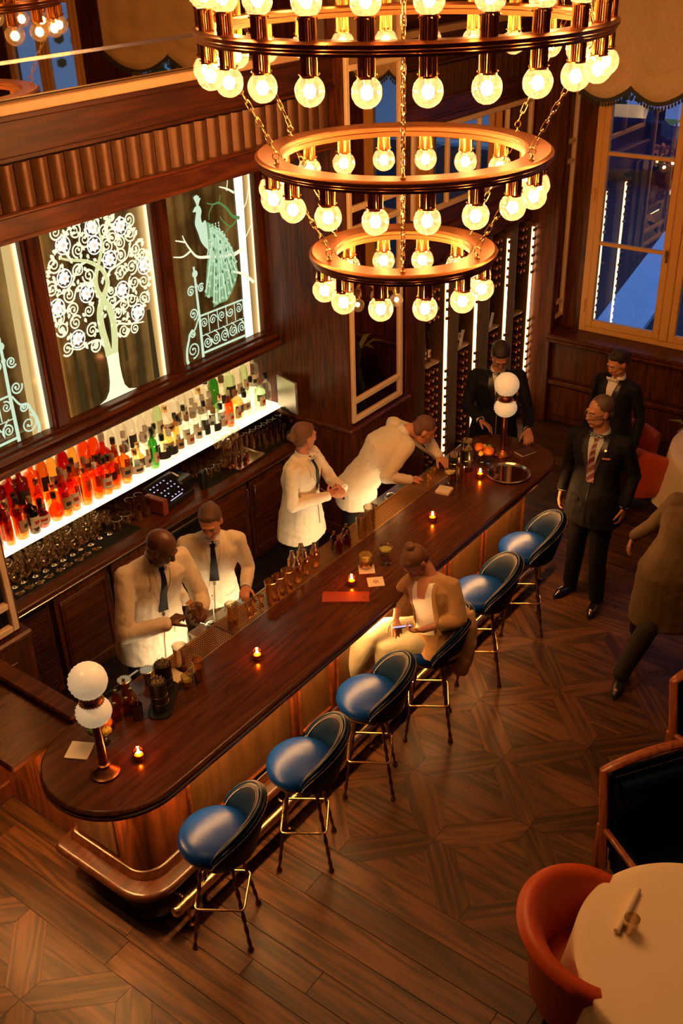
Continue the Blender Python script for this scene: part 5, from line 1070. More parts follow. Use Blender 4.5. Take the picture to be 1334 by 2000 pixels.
def bench_chair(loc, rz, lbl, w_=.62, hb=1.02):
    t = thing('wing_chair', lbl, 'armchair', (loc[0], loc[1], 0), rz); WO = wood('orange_walnut', (.16, .035, .008), (.36, .10, .025), 2, .35, .2)
    m = MB(); m.box(-w_/2+.03, w_/2-.03, -.26, .27, .30, .47, .05); m.build('seat', NAVYD, t, smooth=50)
    m = MB(); m.M = Matrix.Translation((0, -.27, .45)) @ Matrix.Rotation(.16, 4, 'X'); m.box(-w_/2+.035, w_/2-.035, -.02, .06, -.02, hb-.50, .03); m.build('backrest', NAVYD, t, smooth=50)
    m = MB(); m.M = Matrix.Translation((0, -.27, .45)) @ Matrix.Rotation(.16, 4, 'X'); m.tube([(-w_/2+.07, .07, hb-.60), (w_/2-.07, .07, hb-.60)], .055, 14); m.build('head_roll', NAVYD, t, smooth=60)
    m = MB(); m.M = Matrix.Translation((0, -.27, .45)) @ Matrix.Rotation(.16, 4, 'X'); n = 12
    top = [(-w_/2+w_*i/n, .02, hb-.48+.035*math.sin(PI*i/n)) for i in range(n+1)]; m.tube([(-w_/2, .02, -.1)]+top+[(w_/2, .02, -.1)], .021, 8, flat=1.5, up=(0, 1, 0)); m.build('back_frame', WO, t, smooth=50)
    m = MB(); m.M = Matrix.Translation((0, -.27, .45)) @ Matrix.Rotation(.16, 4, 'X')
    for i in range(34): x = -w_/2+.04+(w_-.08)*i/34; m.tube([(x, .058, hb-.515), (x+.009, .058, hb-.515)], .0018, 4)
    m.build('stitching', STITCH, t)
    for s in (-1, 1):
        x = s*w_/2; m = MB(); m.box(x-.018, x+.018, -.30, .22, .60, .635, .01); m.box(x-.018, x+.018, .18, .22, .0, .62, .008); m.box(x-.018, x+.018, -.32, -.28, 0, .62, .008); m.build('arm', WO, t, smooth=40)
        m = MB(); m.box(x-s*.045-.015, x-s*.045+.015, -.25, .19, .38, .60, .014); m.build('arm_pad', NAVYD, t, smooth=40)
    return t
bench_chair((4.11, .93), 2.55, 'navy leather high-back chair with walnut frame behind the near table', .66); bench_chair((5.12, .93), 2.75, 'navy leather high-back chair with walnut frame farther along, partly out of view', .66)
# small side table with folded cloth between the two navy chairs
t = thing('side_table', 'small dark round side table between the two navy chairs', 'side table', (4.70, 1.10, 0)); m = MB(); m.lathe([(0, .60), (.19, .60), (.20, .61), (.19, .622), (0, .622)], 28); m.build('tabletop', WD, t, smooth=30); m = MB(); m.lathe([(0, 0), (.14, 0), (.14, .015), (.02, .04), (.018, .60)], 18); m.build('pedestal', BLACK, t, smooth=40)
t = thing('white_napkin', 'folded white napkin hanging at the edge of the side table', 'napkin', (4.56, 1.22, .624), .5); m = MB(); m.box(-.05, .05, -.06, .06, 0, .012, .004); m.build('cloth', CLOTH, t)
# flower leaves at right edge by the wall
t = thing('potted_plant', 'small pale-leaved plant at the right edge in front of the wall', 'plant', (9.35, 2.75, 0)); m = MB(); m.lathe([(0, 0), (.09, 0), (.12, .3), (.11, .3), (0, .26)], 16); m.build('pot', BLACK, t, smooth=40)
for i in range(7):
    a = i*.9; m = MB(); P_ = [(0, 0, .28), (.06*math.cos(a), .06*math.sin(a), .45), (.2*math.cos(a), .2*math.sin(a), .56), (.32*math.cos(a), .32*math.sin(a), .55)]; V = []
    for k, p in enumerate(P_): w2 = (.006, .03, .035, .002)[k]; V += [(p[0]-w2*math.sin(a), p[1]+w2*math.cos(a), p[2]), (p[0]+w2*math.sin(a), p[1]-w2*math.cos(a), p[2])]
    m.add(V, [(2*k, 2*k+1, 2*k+3, 2*k+2) for k in range(3)]); m.build('leaf', mat('pale_leaf', (.28, .30, .12), .5), t, smooth=60)
# ================================================================ people
def V3(*a): return Vector(a)
def fuse(mb, vox, it=3, disp=0., dscale=.12, fac=.5):
    me = mb.mesh('tmp', []); o = bpy.data.objects.new('tmp', me); C.objects.link(o)
    r = o.modifiers.new('r', 'REMESH'); r.mode = 'VOXEL'; r.voxel_size = vox; r.adaptivity = 0
    s = o.modifiers.new('s', 'SMOOTH'); s.iterations = it; s.factor = fac
    if disp:
        tx = bpy.data.textures.get('cloth_folds') or bpy.data.textures.new('cloth_folds', 'CLOUDS'); tx.noise_scale = dscale; tx.noise_depth = 2
        q = o.modifiers.new('d', 'DISPLACE'); q.texture = tx; q.strength = disp; q.mid_level = .5; q.texture_coords = 'LOCAL'
    dg = bpy.context.evaluated_depsgraph_get(); ev = o.evaluated_get(dg); me2 = bpy.data.meshes.new_from_object(ev)
    bpy.data.objects.remove(o); bpy.data.meshes.remove(me)
    me2.polygons.foreach_set('use_smooth', [True]*len(me2.polygons)); return me2
def attach(me, name, mt, parent):
    me.materials.clear(); me.materials.append(mt)
    if parent is not None: me.transform(Matrix.Translation(-parent.location))
    me.name = name; o = bpy.data.objects.new(name, me); C.objects.link(o); o.parent = parent; KIDS.setdefault(parent.name, []).append(o); return o
def frame(f, u=(0, 0, 1)):
    f = Vector(f).normalized(); u = Vector(u); r = f.cross(u).normalized(); u = r.cross(f).normalized(); return Matrix((r, f, u)).transposed()   # columns: right, forward, up
def loft(mb, secs, n=20, p=2.4):
    """secs: (centre, half width, half depth, right vector, forward vector)"""
    L_ = []
    for c, a, b, r, f in secs:
        ring = []
        for i in range(n):
            t = 2*PI*i/n; ct, st = math.cos(t), math.sin(t); x = a*math.copysign(abs(ct)**(2/p), ct); y = b*math.copysign(abs(st)**(2/p), st); ring.append(tuple(Vector(c)+Vector(r)*x+Vector(f)*y))
        L_.append(ring)
    mb.stack(L_); return mb
def drape(bvh, origin, R, corners, nu, nv, off, name, mt, parent, th=.003):
    """cloth patch laid on a body: corners are (right, up) pairs seen from the front of frame R at origin"""
    r, f, u = R.col[0], R.col[1], R.col[2]; c = corners; P_ = []; ok = True
    for i in range(nu+1):
        for j in range(nv+1):
            s, t = i/nu, j/nv; x = (c[0][0]*(1-s)+c[1][0]*s)*(1-t)+(c[3][0]*(1-s)+c[2][0]*s)*t; y = (c[0][1]*(1-s)+c[1][1]*s)*(1-t)+(c[3][1]*(1-s)+c[2][1]*s)*t
            o = Vector(origin)+r*x+u*y+f*.5; h = bvh.ray_cast(o, -f, 1.0)
            p = h[0] if h[0] is not None else Vector(origin)+r*x+u*y+f*.1
            P_.append(p+f*off)
    n = len(P_); m = MB(); vs = [tuple(p) for p in P_]+[tuple(p-f*th) for p in P_]; fs = []; w_ = nv+1
    for i in range(nu):
        for j in range(nv): q = (i*w_+j, (i+1)*w_+j, (i+1)*w_+j+1, i*w_+j+1); fs.append(q); fs.append(tuple(n+k for k in q[::-1]))
    edge = [i*w_ for i in range(nu+1)]+[nu*w_+j for j in range(1, w_)]+[i*w_+nv for i in range(nu-1, -1, -1)]+[j for j in range(nv-1, 0, -1)]
    for a_, b_ in zip(edge, edge[1:]+edge[:1]): fs.append((b_, a_, n+a_, n+b_))
    m.add(vs, fs); return m.build(name, mt, parent, True, 60)
def headparts(mb, c, R, s=1.):
    c = Vector(c); P = lambda x, y, z: c+R @ Vector((x*s, y*s, z*s)); E_ = lambda p, r: mb.sph(P(*p), tuple(q*s for q in r), 18, 12, R)
    E_((0, -.012, .030), (.074, .094, .084)); E_((0, .022, .0), (.066, .070, .070)); E_((0, .030, -.045), (.056, .058, .066)); E_((0, .058, -.092), (.026, .026, .020))
    E_((.034, .030, -.062), (.026, .04, .03)); E_((-.034, .030, -.062), (.026, .04, .03))
    E_((0, .082, .028), (.046, .014, .012)); E_((.030, .076, -.022), (.020, .014, .014)); E_((-.030, .076, -.022), (.020, .014, .014))
    mb.limb([P(0, .088, .012), P(0, .106, -.024)], [.008*s, .0125*s], 8); E_((.010, .096, -.030), (.009, .010, .008)); E_((-.010, .096, -.030), (.009, .010, .008))
    E_((0, .086, -.056), (.022, .011, .006)); E_((0, .083, -.068), (.019, .011, .007)); E_((0, .070, -.06), (.03, .02, .024))
    for sd in (-1, 1): E_((sd*.074, -.006, -.008), (.009, .018, .030)); E_((sd*.070, -.002, -.028), (.008, .012, .012))
def facebits(t, c, R, s, brow, lip, eye=True):
    c = Vector(c); P = lambda x, y, z: c+R @ Vector((x*s, y*s, z*s)); me = mat('eye_white', (.55, .48, .42), .3); pu = mat('dark_iris', (.02, .012, .008), .2)
    for sd in (-1, 1):
        m = MB(); m.sph(P(sd*.029, .0805, .004), (.0125*s, .008*s, .0055*s), 10, 6, R); e = m.build('eye', me, t, True, 180)
        m = MB(); m.sph(P(sd*.029, .0870, .004), (.0052*s, .003*s, .0052*s), 8, 6, R); m.v = [tuple(Vector(v)-t.location) for v in m.v]; m.build('iris', pu, e, smooth=180)
        m = MB(); m.limb([P(sd*.016, .094, .021), P(sd*.032, .091, .026), P(sd*.047, .078, .021)], [.0035*s, .0038*s, .002*s], 6); m.build('eyebrow', brow, t, True, 180)
    m = MB(); m.sph(P(0, .0915, -.0555), (.021*s, .006*s, .0038*s), 10, 6, R); m.sph(P(0, .0895, -.0635), (.018*s, .006*s, .0045*s), 10, 6, R); m.build('lips', lip, t, True, 180)
def handparts(mb, w_, d, n, side, curl=.5, s=1., spread=1., grip=0.):
    """w_ wrist, d towards the fingers, n palm normal (palm side), side: direction of the thumb across the palm"""
    d = Vector(d).normalized(); n = Vector(n); n = (n-d*n.dot(d)).normalized(); t = Vector(side); t = (t-d*t.dot(d)-n*t.dot(n)).normalized(); w_ = Vector(w_)
    K = []
    for k, (o, L_) in enumerate(((.031, .086), (.010, .092), (-.011, .088), (-.031, .080))):
        b = w_+d*(L_*s)+t*(o*s*spread); K.append(b); mb.limb([w_+t*(o*.45*s)+d*.012*s, b], [.0145*s, .0115*s], 8)
    mb.sph(w_+d*.045*s, (.030*s, .040*s, .016*s), 10, 8, Matrix((t, d, n)).transposed())
    for k, (b, ln) in enumerate(zip(K, (.072, .080, .074, .058))):
        a = 0; p = b; dirs = []; rad = [.0095, .0088, .0080, .0068]; pts = [p]; fan = t*((1.5-k)*.07*spread)
        for j, fr in enumerate((.44, .31, .25)):
            a += curl*(.55, .95, .7)[j]+grip*(.3, .3, .3)[j]+.04*k; v = ((d+fan).normalized()*math.cos(a)+n*math.sin(a)).normalized(); p = p+v*ln*fr*s; pts.append(p)
        mb.limb(pts, [q*s for q in rad], 8)
    b = w_+d*.022*s+t*.024*s; v1 = (d*.62+t*.72+n*.25).normalized(); v2 = (d*.9+t*.25+n*(.25+.4*curl)).normalized(); p1 = b+v1*.038*s; p2 = p1+(v1*.35+v2*.65).normalized()*.031*s; p3 = p2+v2*.025*s
    mb.limb([b, p1, p2, p3], [.015*s, .0115*s, .0098*s, .008*s], 8); return p3
def person(label, P, look, vox=.0062):
    """P: joints in metres; look: colours and clothes"""
    t = thing('person', label, 'person', (P['root'][0], P['root'][1], 0)); s = P.get('s', 1.)
    hf, cf, pf = Vector(P['head_f']), Vector(P['chest_f']), Vector(P['hip_f'])
    N_, Cc, Pv, H = (Vector(P[k]) for k in ('neck', 'chest', 'pelvis', 'head')); HR = frame(hf, P.get('head_u', (0, 0, 1)))
    up = (N_-Pv).normalized(); CR = frame(cf-up*cf.dot(up), up); cr = CR.col[0]; cF = CR.col[1]
    PR = frame(pf-Vector((0, 0, 1))*pf.z, (0, 0, 1)) if not P.get('bent') else frame(pf, P['bent']); prr = PR.col[0]; pF = PR.col[1]
    sw = P.get('sw', .185)*s; SHD = {-1: Vector(P['shL']) if 'shL' in P else N_-up*.055*s-cr*sw, 1: Vector(P['shR']) if 'shR' in P else N_-up*.055*s+cr*sw}
    EL = {-1: Vector(P['elL']), 1: Vector(P['elR'])}; WR = {-1: Vector(P['wrL']), 1: Vector(P['wrR'])}
    HP = {sd: Pv+prr*sd*.09*s-Vector((0, 0, .03*s)) for sd in (-1, 1)}; KN = {-1: Vector(P['knL']), 1: Vector(P['knR'])}; AN = {-1: Vector(P['anL']), 1: Vector(P['anR'])}
    toe = {-1: Vector(P.get('toeL', pf)), 1: Vector(P.get('toeR', pf))}
    fem = look.get('fem', 0); bw = .9 if fem else 1.
    # ---- body: one continuous surface
    b = MB(); headparts(b, H, HR, P.get('hs', 1.)*s); b.limb([N_-up*.03, N_+up*.02+(H-N_)*.2, H+HR @ Vector((0, -.02, -.045))], [.060*s*bw, .052*s*bw, .05*s*bw], 14)
    loft(b, [(Pv-up*.06, .13*s, .10*s, prr, pF), (Pv+up*.04, .15*s*bw, .105*s, prr, pF), (Pv.lerp(N_, .38), .125*s*bw, .092*s, (cr+prr).normalized(), (cF+pF).normalized()), (Cc, .145*s*bw, .10*s, cr, cF), (N_-up*.10*s, .145*s*bw, .09*s, cr, cF), (N_-up*.04*s, .09*s*bw, .065*s, cr, cF), (N_-up*.01, .06*s, .055*s, cr, cF)])
    for sd in (-1, 1):
        b.limb([SHD[sd]-cr*sd*.045-up*.02, EL[sd], EL[sd].lerp(WR[sd], .35), WR[sd]], [.038*s*bw, .034*s*bw, .034*s*bw, .026*s*bw], 12)
        b.limb([HP[sd], HP[sd].lerp(KN[sd], .5), KN[sd], KN[sd].lerp(AN[sd], .3), AN[sd]], [.085*s, .072*s, .052*s, .052*s, .036*s], 12)
        f_ = AN[sd]-Vector((0, 0, .04)); b.limb([AN[sd], f_-toe[sd].normalized()*.03, f_+toe[sd].normalized()*.14], [.036*s, .034*s, .028*s], 10)
        k = 'L' if sd < 0 else 'R'; hd = P['hand'+k]; P['tip'+k] = handparts(b, WR[sd], hd[0], hd[1], hd[2], hd[3], s*(.93 if fem else 1.0))
    body = attach(fuse(b, vox, 3), 'body', look['skin'], t); bvh_b = None
    facebits(t, H, HR, P.get('hs', 1.)*s, look['brow'], look['lip'])
    # ---- trousers
    if look.get('trousers'):
        m = MB(); fl = look.get('flare', .0)
        loft(m, [(Pv-up*.10*s, .155*s, .115*s, prr, pF), (Pv, .165*s, .12*s, prr, pF), (Pv+up*.09*s, .15*s*bw, .108*s, prr, pF)])
        for sd in (-1, 1):
            lo = AN[sd]+(KN[sd]-AN[sd]).normalized()*.02; m.limb([HP[sd], HP[sd].lerp(KN[sd], .5), KN[sd], KN[sd].lerp(AN[sd], .45), lo], [.090*s, .088*s, .074*s+fl*.3, .066*s+fl*.7, .060*s+fl], 16)
        attach(fuse(m, .009, 4, .012, .10), 'trousers', look['trousers'], t)
    for sd in (-1, 1):
        m = MB(); tv = toe[sd].normalized(); q = AN[sd]-Vector((0, 0, AN[sd].z-P.get('shoe_z', {}).get(sd, AN[sd].z-.075))) if False else AN[sd]-Vector((0, 0, .075)); base = q+Vector((0, 0, .0))
        rt = tv.cross(Vector((0, 0, 1))); pts = []
        m.limb([AN[sd]-Vector((0, 0, .005)), base-tv*.035+Vector((0, 0, .040))], [.042, .038], 12); m.limb([base-tv*.04+Vector((0, 0, .032)), base+tv*.06+Vector((0, 0, .034)), base+tv*.13+Vector((0, 0, .028)), base+tv*.175+Vector((0, 0, .022))], [.036, .040, .040, .024], 14)
        me = fuse(m, .007, 3)
        for v in me.vertices:
            if v.co.z < base.z+.006 and not look.get('hang'): v.co.z = base.z+.006
        sh = attach(me, 'shoe', look['shoe'], t)
        m = MB(); ring = []
        for i in range(18):
            a_ = 2*PI*i/18; x = math.cos(a_); y = math.sin(a_); ring.append(base+tv*(.065+x*.145)+rt*(y*(.042 if x > 0 else .036)))
        m.stack([[tuple(p+Vector((0, 0, z))) for p in ring] for z in (0, .012)]); m.v = [tuple(Vector(v)-t.location) for v in m.v]; m.build('sole', BLACK, sh)
    # ---- jacket or cardigan
    J = look.get('jacket'); wl = look.get('len', -.20)
    if J:
        m = MB(); e = look.get('ease', 1.)
        dn = Vector(P.get('drop', (0, 0, -1))); hem = Pv+dn*(-wl*s)
        loft(m, [(hem, .215*s*e, .168*s*e, prr, pF), (Pv+dn*.02, .198*s*e*bw, .158*s*e, prr, pF), (Pv.lerp(N_, .36), .160*s*e*bw, .125*s*e, (cr+prr).normalized(), (cF+pF).normalized()), (Cc, .185*s*e*bw, .135*s*e, cr, cF), (N_-up*.10*s, .195*s*e*bw, .125*s, cr, cF), (N_-up*.055*s, .17*s*bw, .10*s, cr, cF), (N_-up*.02*s, .10*s, .075*s, cr, cF), (N_-up*.004*s, .060*s, .056*s, cr, cF)], 24)
        for sd in (-1, 1):
            cuff = EL[sd].lerp(WR[sd], look.get('cuff', .93)); sl = look.get('sleeve', 1.)
            m.limb([SHD[sd]-cr*sd*.045-up*.012, SHD[sd]-up*.015, SHD[sd].lerp(EL[sd], .5), EL[sd], EL[sd].lerp(cuff, .5), cuff], [.064*s, .062*s*bw, .056*s*sl*bw, .051*s*sl, .046*s*sl, .042*s*sl], 14)
        jm = fuse(m, .008, 3, look.get('disp', .015), .065); bvh = BVHTree.FromPolygons([v.co.copy() for v in jm.vertices], [tuple(p.vertices) for p in jm.polygons]); jo = attach(jm, look.get('jname', 'jacket'), J, t)
        if look.get('shirt'):
            o = N_-up*.0; bot = look.get('vdepth', -.30)*s; tw = look.get('vw', .058)*s
            drape(bvh, o, CR, ((-tw*1.0, .02), (tw*1.0, .02), (.006, bot), (-.006, bot)), 8, 12, .004, 'shirt_front', look['shirt'], t)
            if look.get('tie'):
                m2 = drape(bvh, o, CR, ((-.014, -.005), (.014, -.005), (.020, -.035), (-.020, -.035)), 4, 3, .016, 'tie_knot', look['tie'], t, .010)
                drape(bvh, o, CR, ((-.013, -.03), (.013, -.03), (.034, bot-.02), (-.034, bot-.02)), 4, 10, .010, 'tie', look['tie'], t, .004)
            if look.get('lapel', 1):
                for sd in (-1, 1):
                    drape(bvh, o, CR, ((sd*tw*.95, -.015), (sd*(tw*1.45), -.03), (sd*.092*s, -.14*s), (sd*.042*s, -.13*s)), 5, 6, .008, 'lapel', look.get('lapmat', J), t, .005)
                    drape(bvh, o, CR, ((sd*.040*s, -.13*s), (sd*.078*s, -.13*s), (sd*.016*s, bot), (sd*.004*s, bot)), 5, 8, .008, 'lapel', look.get('lapmat', J), t, .005)
                if look.get('len', -.20) > -.4:
                    hb = bot-.36*s; drape(bvh, o, CR, ((-.0025, bot-.01), (.0035, bot-.01), (.010, hb), (.002, hb)), 2, 14, .0045, 'front_edge', look.get('edge', BLACK), t, .003)
                    for sd in (-1, 1): drape(bvh, o, CR, ((sd*.075, bot-.16*s), (sd*.15, bot-.155*s), (sd*.15, bot-.195*s), (sd*.075, bot-.20*s)), 6, 3, .007, 'pocket_flap', J, t, .006)
                drape(bvh, o, CR, ((-.010, bot-.035), (.010, bot-.035), (.010, bot-.055), (-.010, bot-.055)), 2, 2, .007, 'button', look.get('button', BLACK), t, .005)
            # collar
            L_ = []
            for i in range(15):
                a_ = PI/2+.30+(2*PI-.60)*i/14; ex = cr*math.cos(a_)+cF*math.sin(a_)*.95; dz = -.020*s*(1+math.sin(a_))/2
                L_.append([tuple(N_+up*(h_+dz)+ex*q_*s) for h_, q_ in ((-.012, .063), (.034, .054), (.034, .058), (-.012, .068))])
            m = MB(); m.stack(L_); m.build('collar', look['shirt'], t, True, 50)
            for sd in (-1, 1):
                drape(bvh, o, CR, ((sd*.006, .004), (sd*.046*s, .010), (sd*.052*s, -.030), (sd*.026*s, -.045)), 4, 4, .011, 'collar_wing', look['shirt'], t, .005)
                m = MB(); cu = EL[sd].lerp(WR[sd], look.get('cuff', .93)); d_ = (WR[sd]-EL[sd]).normalized(); m.tube([cu-d_*.01, cu+d_*.024], [.038*s, .036*s], 14); m.build('cuff', look['shirt'], t, True, 60)
            if look.get('pocket'): drape(bvh, o, CR, ((-.135, -.145), (-.075, -.150), (-.077, -.162), (-.135, -.157)), 3, 2, .008, 'pocket_square', look['pocket'], t, .003); drape(bvh, o, CR, ((-.100, -.085), (-.085, -.085), (-.085, -.098), (-.100, -.098)), 2, 2, .012, 'lapel_pin', BRASS, t, .003)
        t['_b'] = 1; del t['_b']; P['bvh'] = bvh; P['CR'] = CR
    # ---- hair
    hs = P.get('hs', 1.)*s; X = lambda x, y, z: H+HR @ Vector((x*hs, y*hs, z*hs)); hk = look.get('hair')
    if hk:
        m = MB(); th = look.get('hair_th', 1.)
        m.sph(X(0, -.022, .040), (.080*hs*th, .094*hs*th, .084*hs*th), 20, 14, HR); m.sph(X(0, -.045, -.01), (.074*hs, .062*hs, .07*hs), 16, 10, HR)
        if hk != 'short': m.sph(X(0, .030, .078), (.058*hs, .042*hs, .032*hs), 14, 10, HR)
        if hk == 'bun': m.sph(X(0, -.125, .01), (.036*hs, .034*hs, .034*hs), 12, 8, HR); m.limb([X(0, -.08, .01), X(0, -.11, .01)], [.03*hs, .025*hs])
        if hk == 'topknot': m.sph(X(0, -.075, .115), (.042*hs, .034*hs, .028*hs), 12, 8, HR); m.limb([X(0, -.04, .08), X(0, -.07, .105)], [.04*hs, .03*hs])
        if hk == 'pony': m.limb([X(0, -.075, .03), X(.01, -.115, .03), X(.02, -.145, -.01), X(.025, -.150, -.06), X(.02, -.13, -.13)], [.026*hs, .026*hs, .03*hs, .026*hs, .010*hs], 10)
        hm = fuse(m, .006, 3, .004, .02); attach(hm, 'hair', look['hairmat'], t)
    return t
SK1 = mat('warm_fair_skin', (.60, .25, .13), .5, bump=.04, bscale=200); SK2 = mat('deep_brown_skin', (.115, .042, .020), .38, bump=.04, bscale=200); SK3 = mat('tanned_skin', (.46, .20, .11), .5)
LIP = mat('lips_rose', (.42, .12, .09), .4); LIPD = mat('lips_brown', (.13, .04, .03), .4); BRW = mat('brow_brown', (.06, .03, .015), .8)
HB = mat('hair_brown', (.10, .042, .016), .5, bump=.6, bscale=140); HD = mat('hair_dark', (.020, .010, .006), .42, bump=.6, bscale=140); HA = mat('hair_auburn', (.16, .065, .022), .5, bump=.6, bscale=140)
IV = mat('ivory_dinner_jacket', (.80, .68, .50), .78, bump=.35, bscale=14, spec=.2); BTR = mat('black_trousers', (.006, .0055, .006), .7); WSH = mat('white_shirt', (.82, .78, .72), .7); BTIE = mat('black_tie', (.008, .007, .009), .5, spec=.15); SUIT = mat('midnight_suit', (.006, .0055, .0075), .75, bump=.05, bscale=350, sheen=0., spec=.2); SHOE = mat('black_patent_shoe', (.010, .008, .008), .12, coat=.6)
def stand(x, y, deg, h=1.76, **k):
    """default upright pose facing deg (world azimuth)"""
    s = h/1.76; a = math.radians(deg); f = V3(math.cos(a), math.sin(a), 0); r = f.cross(V3(0, 0, 1)); o = V3(x, y, 0); D = dict(root=(x, y), s=s, head_f=f, chest_f=f, hip_f=f, neck=o+V3(0, 0, 1.475*s), chest=o+V3(0, 0, 1.28*s), pelvis=o+V3(0, 0, .95*s), head=o+f*.02+V3(0, 0, 1.635*s))
    for sd, q in ((-1, 'L'), (1, 'R')): D['kn'+q] = o+r*sd*.10*s+f*.01+V3(0, 0, .50*s); D['an'+q] = o+r*sd*.11*s+V3(0, 0, .075); D['toe'+q] = f+r*sd*.25; D['el'+q] = o+r*sd*.25*s-f*.03+V3(0, 0, 1.14*s); D['wr'+q] = o+r*sd*.27*s+f*.06+V3(0, 0, .89*s); D['hand'+q] = (V3(0, 0, -1)+f*.15, -r*sd, f, .45)
    D.update(k); return D
BK = dict(trousers=BTR, jacket=IV, shirt=WSH, tie=BTIE, shoe=SHOE, button=mat('jacket_button', (.05, .04, .03), .4), lapmat=mat('ivory_satin_lapel', (.72, .58, .38), .5), edge=mat('jacket_front_edge', (.30, .20, .11), .8))
n_ = lambda *a: Vector(a).normalized()
# bald bartender, stirring at the near end
person('bald bartender in ivory dinner jacket and black tie, looking down while mixing a drink', stand(3.56, 4.38, -115, 1.84, head=(3.55, 4.16, 1.66), head_f=n_(.35, -.72, -.60), head_u=(.2, -.45, .85), neck=(3.58, 4.27, 1.53), chest=(3.57, 4.34, 1.32), chest_f=n_(-.22, -.97, -.1), sw=.195,
    elR=(3.24, 4.24, 1.15), wrR=(3.44, 4.06, 1.19), elL=(3.80, 4.12, 1.15), wrL=(3.68, 3.99, 1.20), handR=(n_(.88, -.2, .1), V3(0, 0, -1), n_(.1, -1, .3), .9), handL=(n_(-.6, -.5, .1), V3(-.5, .2, -.6), n_(0, -.3, 1), .95)), dict(BK, skin=SK2, brow=mat('brow_black', (.01, .008, .006), .8), lip=LIPD, ease=1.10, sleeve=1.1))
# ponytailed bartender
person('woman bartender with a brown ponytail, ivory jacket and black tie, beside the bald bartender', stand(4.14, 4.36, -135, 1.70, head=(4.05, 4.22, 1.58), head_f=n_(-.78, -.50, -.40), head_u=(-.25, -.1, .95), neck=(4.10, 4.28, 1.44), chest=(4.12, 4.31, 1.24), chest_f=n_(-.66, -.75, 0),
    elL=(4.27, 4.13, 1.13), wrL=(4.13, 4.03, 1.09), elR=(3.90, 4.50, 1.10), wrR=(3.84, 4.32, 1.02), handL=(n_(-.75, -.5, .0), V3(0, 0, -1), n_(.3, -.7, .6), .7), handR=(n_(.2, -.9, 0), V3(0, 0, -1), n_(1, 0, .2), .6)), dict(BK, skin=SK1, brow=BRW, lip=LIP, hair='pony', hairmat=HB, fem=1, ease=1.06))
# bartender with clasped hands
person('bartender in ivory jacket with hands clasped, hair in a low bun, looking along the bar', stand(5.34, 4.54, -80, 1.70, head=(5.37, 4.49, 1.58), head_f=n_(.93, -.28, -.14), neck=(5.35, 4.50, 1.44), chest=(5.34, 4.52, 1.24), chest_f=n_(.22, -.97, 0),
    elR=(5.10, 4.42, 1.12), wrR=(5.40, 4.30, 1.11), elL=(5.60, 4.42, 1.12), wrL=(5.55, 4.27, 1.12), handR=(n_(.9, .0, .05), V3(0, -.5, .9), n_(-.2, .3, .8), .8), handL=(n_(-.75, -.3, -.05), V3(-.2, .6, -.6), n_(-.2, -.4, .8), .9)), dict(BK, skin=SK1, brow=BRW, lip=LIP, hair='bun', hairmat=HA, fem=1, ease=1.08, vdepth=-.23))
# stooping bartender
person('bartender in ivory jacket stooping over the bar station with his head bowed', stand(5.86, 4.42, -45, 1.82, pelvis=(5.90, 4.40, .98), chest=(6.07, 4.27, 1.24), neck=(6.22, 4.15, 1.37), head=(6.33, 4.04, 1.36), head_f=n_(.45, -.55, -.85), head_u=n_(.55, -.5, .45), chest_f=n_(.5, -.45, -.75), hip_f=n_(.7, -.7, 0), drop=n_(.0, .05, -1),
    shR=(6.10, 4.03, 1.33), shL=(6.36, 4.34, 1.34), elR=(5.88, 4.10, 1.12), wrR=(6.02, 3.96, 1.07), elL=(6.52, 4.12, 1.18), wrL=(6.40, 3.93, 1.13), handR=(n_(.8, -.3, -.1), V3(0, 0, -1), n_(.2, -.8, .4), .9), handL=(n_(-.3, -.9, -.2), V3(0, 0, -1), n_(-1, .2, .1), .5)), dict(BK, skin=SK1, brow=BRW, lip=LIP, hair='short', hairmat=mat('hair_cropped', (.16, .07, .035), .6, bump=.3, bscale=300), hair_th=.96, len=-.17, vdepth=-.26))
# host behind the far end
person('host in black suit and dark tie behind the far end of the bar, looking down', stand(7.47, 4.02, -142, 1.82, head=(7.42, 3.96, 1.66), head_f=n_(-.62, -.42, -.66), head_u=(-.4, -.25, .9), neck=(7.46, 4.0, 1.51), chest_f=n_(-.80, -.58, 0),
    elR=(7.26, 4.18, 1.20), wrR=(7.10, 3.95, 1.17), elL=(7.48, 3.70, 1.20), wrL=(7.12, 3.50, 1.19), handR=(n_(-.15, -.9, -.25), V3(-.4, 0, -.9), n_(-.9, -.1, .1), .35), handL=(n_(-.75, -.45, -.42), V3(-.1, 0, -1), n_(-.3, .9, 0), .75)), dict(BK, jacket=SUIT, lapmat=mat('suit_satin_lapel', (.020, .018, .022), .35), skin=SK3, brow=BRW, lip=LIP, hair='cap', hairmat=HD, tie=mat('grey_tie', (.07, .075, .09), .5), ease=1.02))
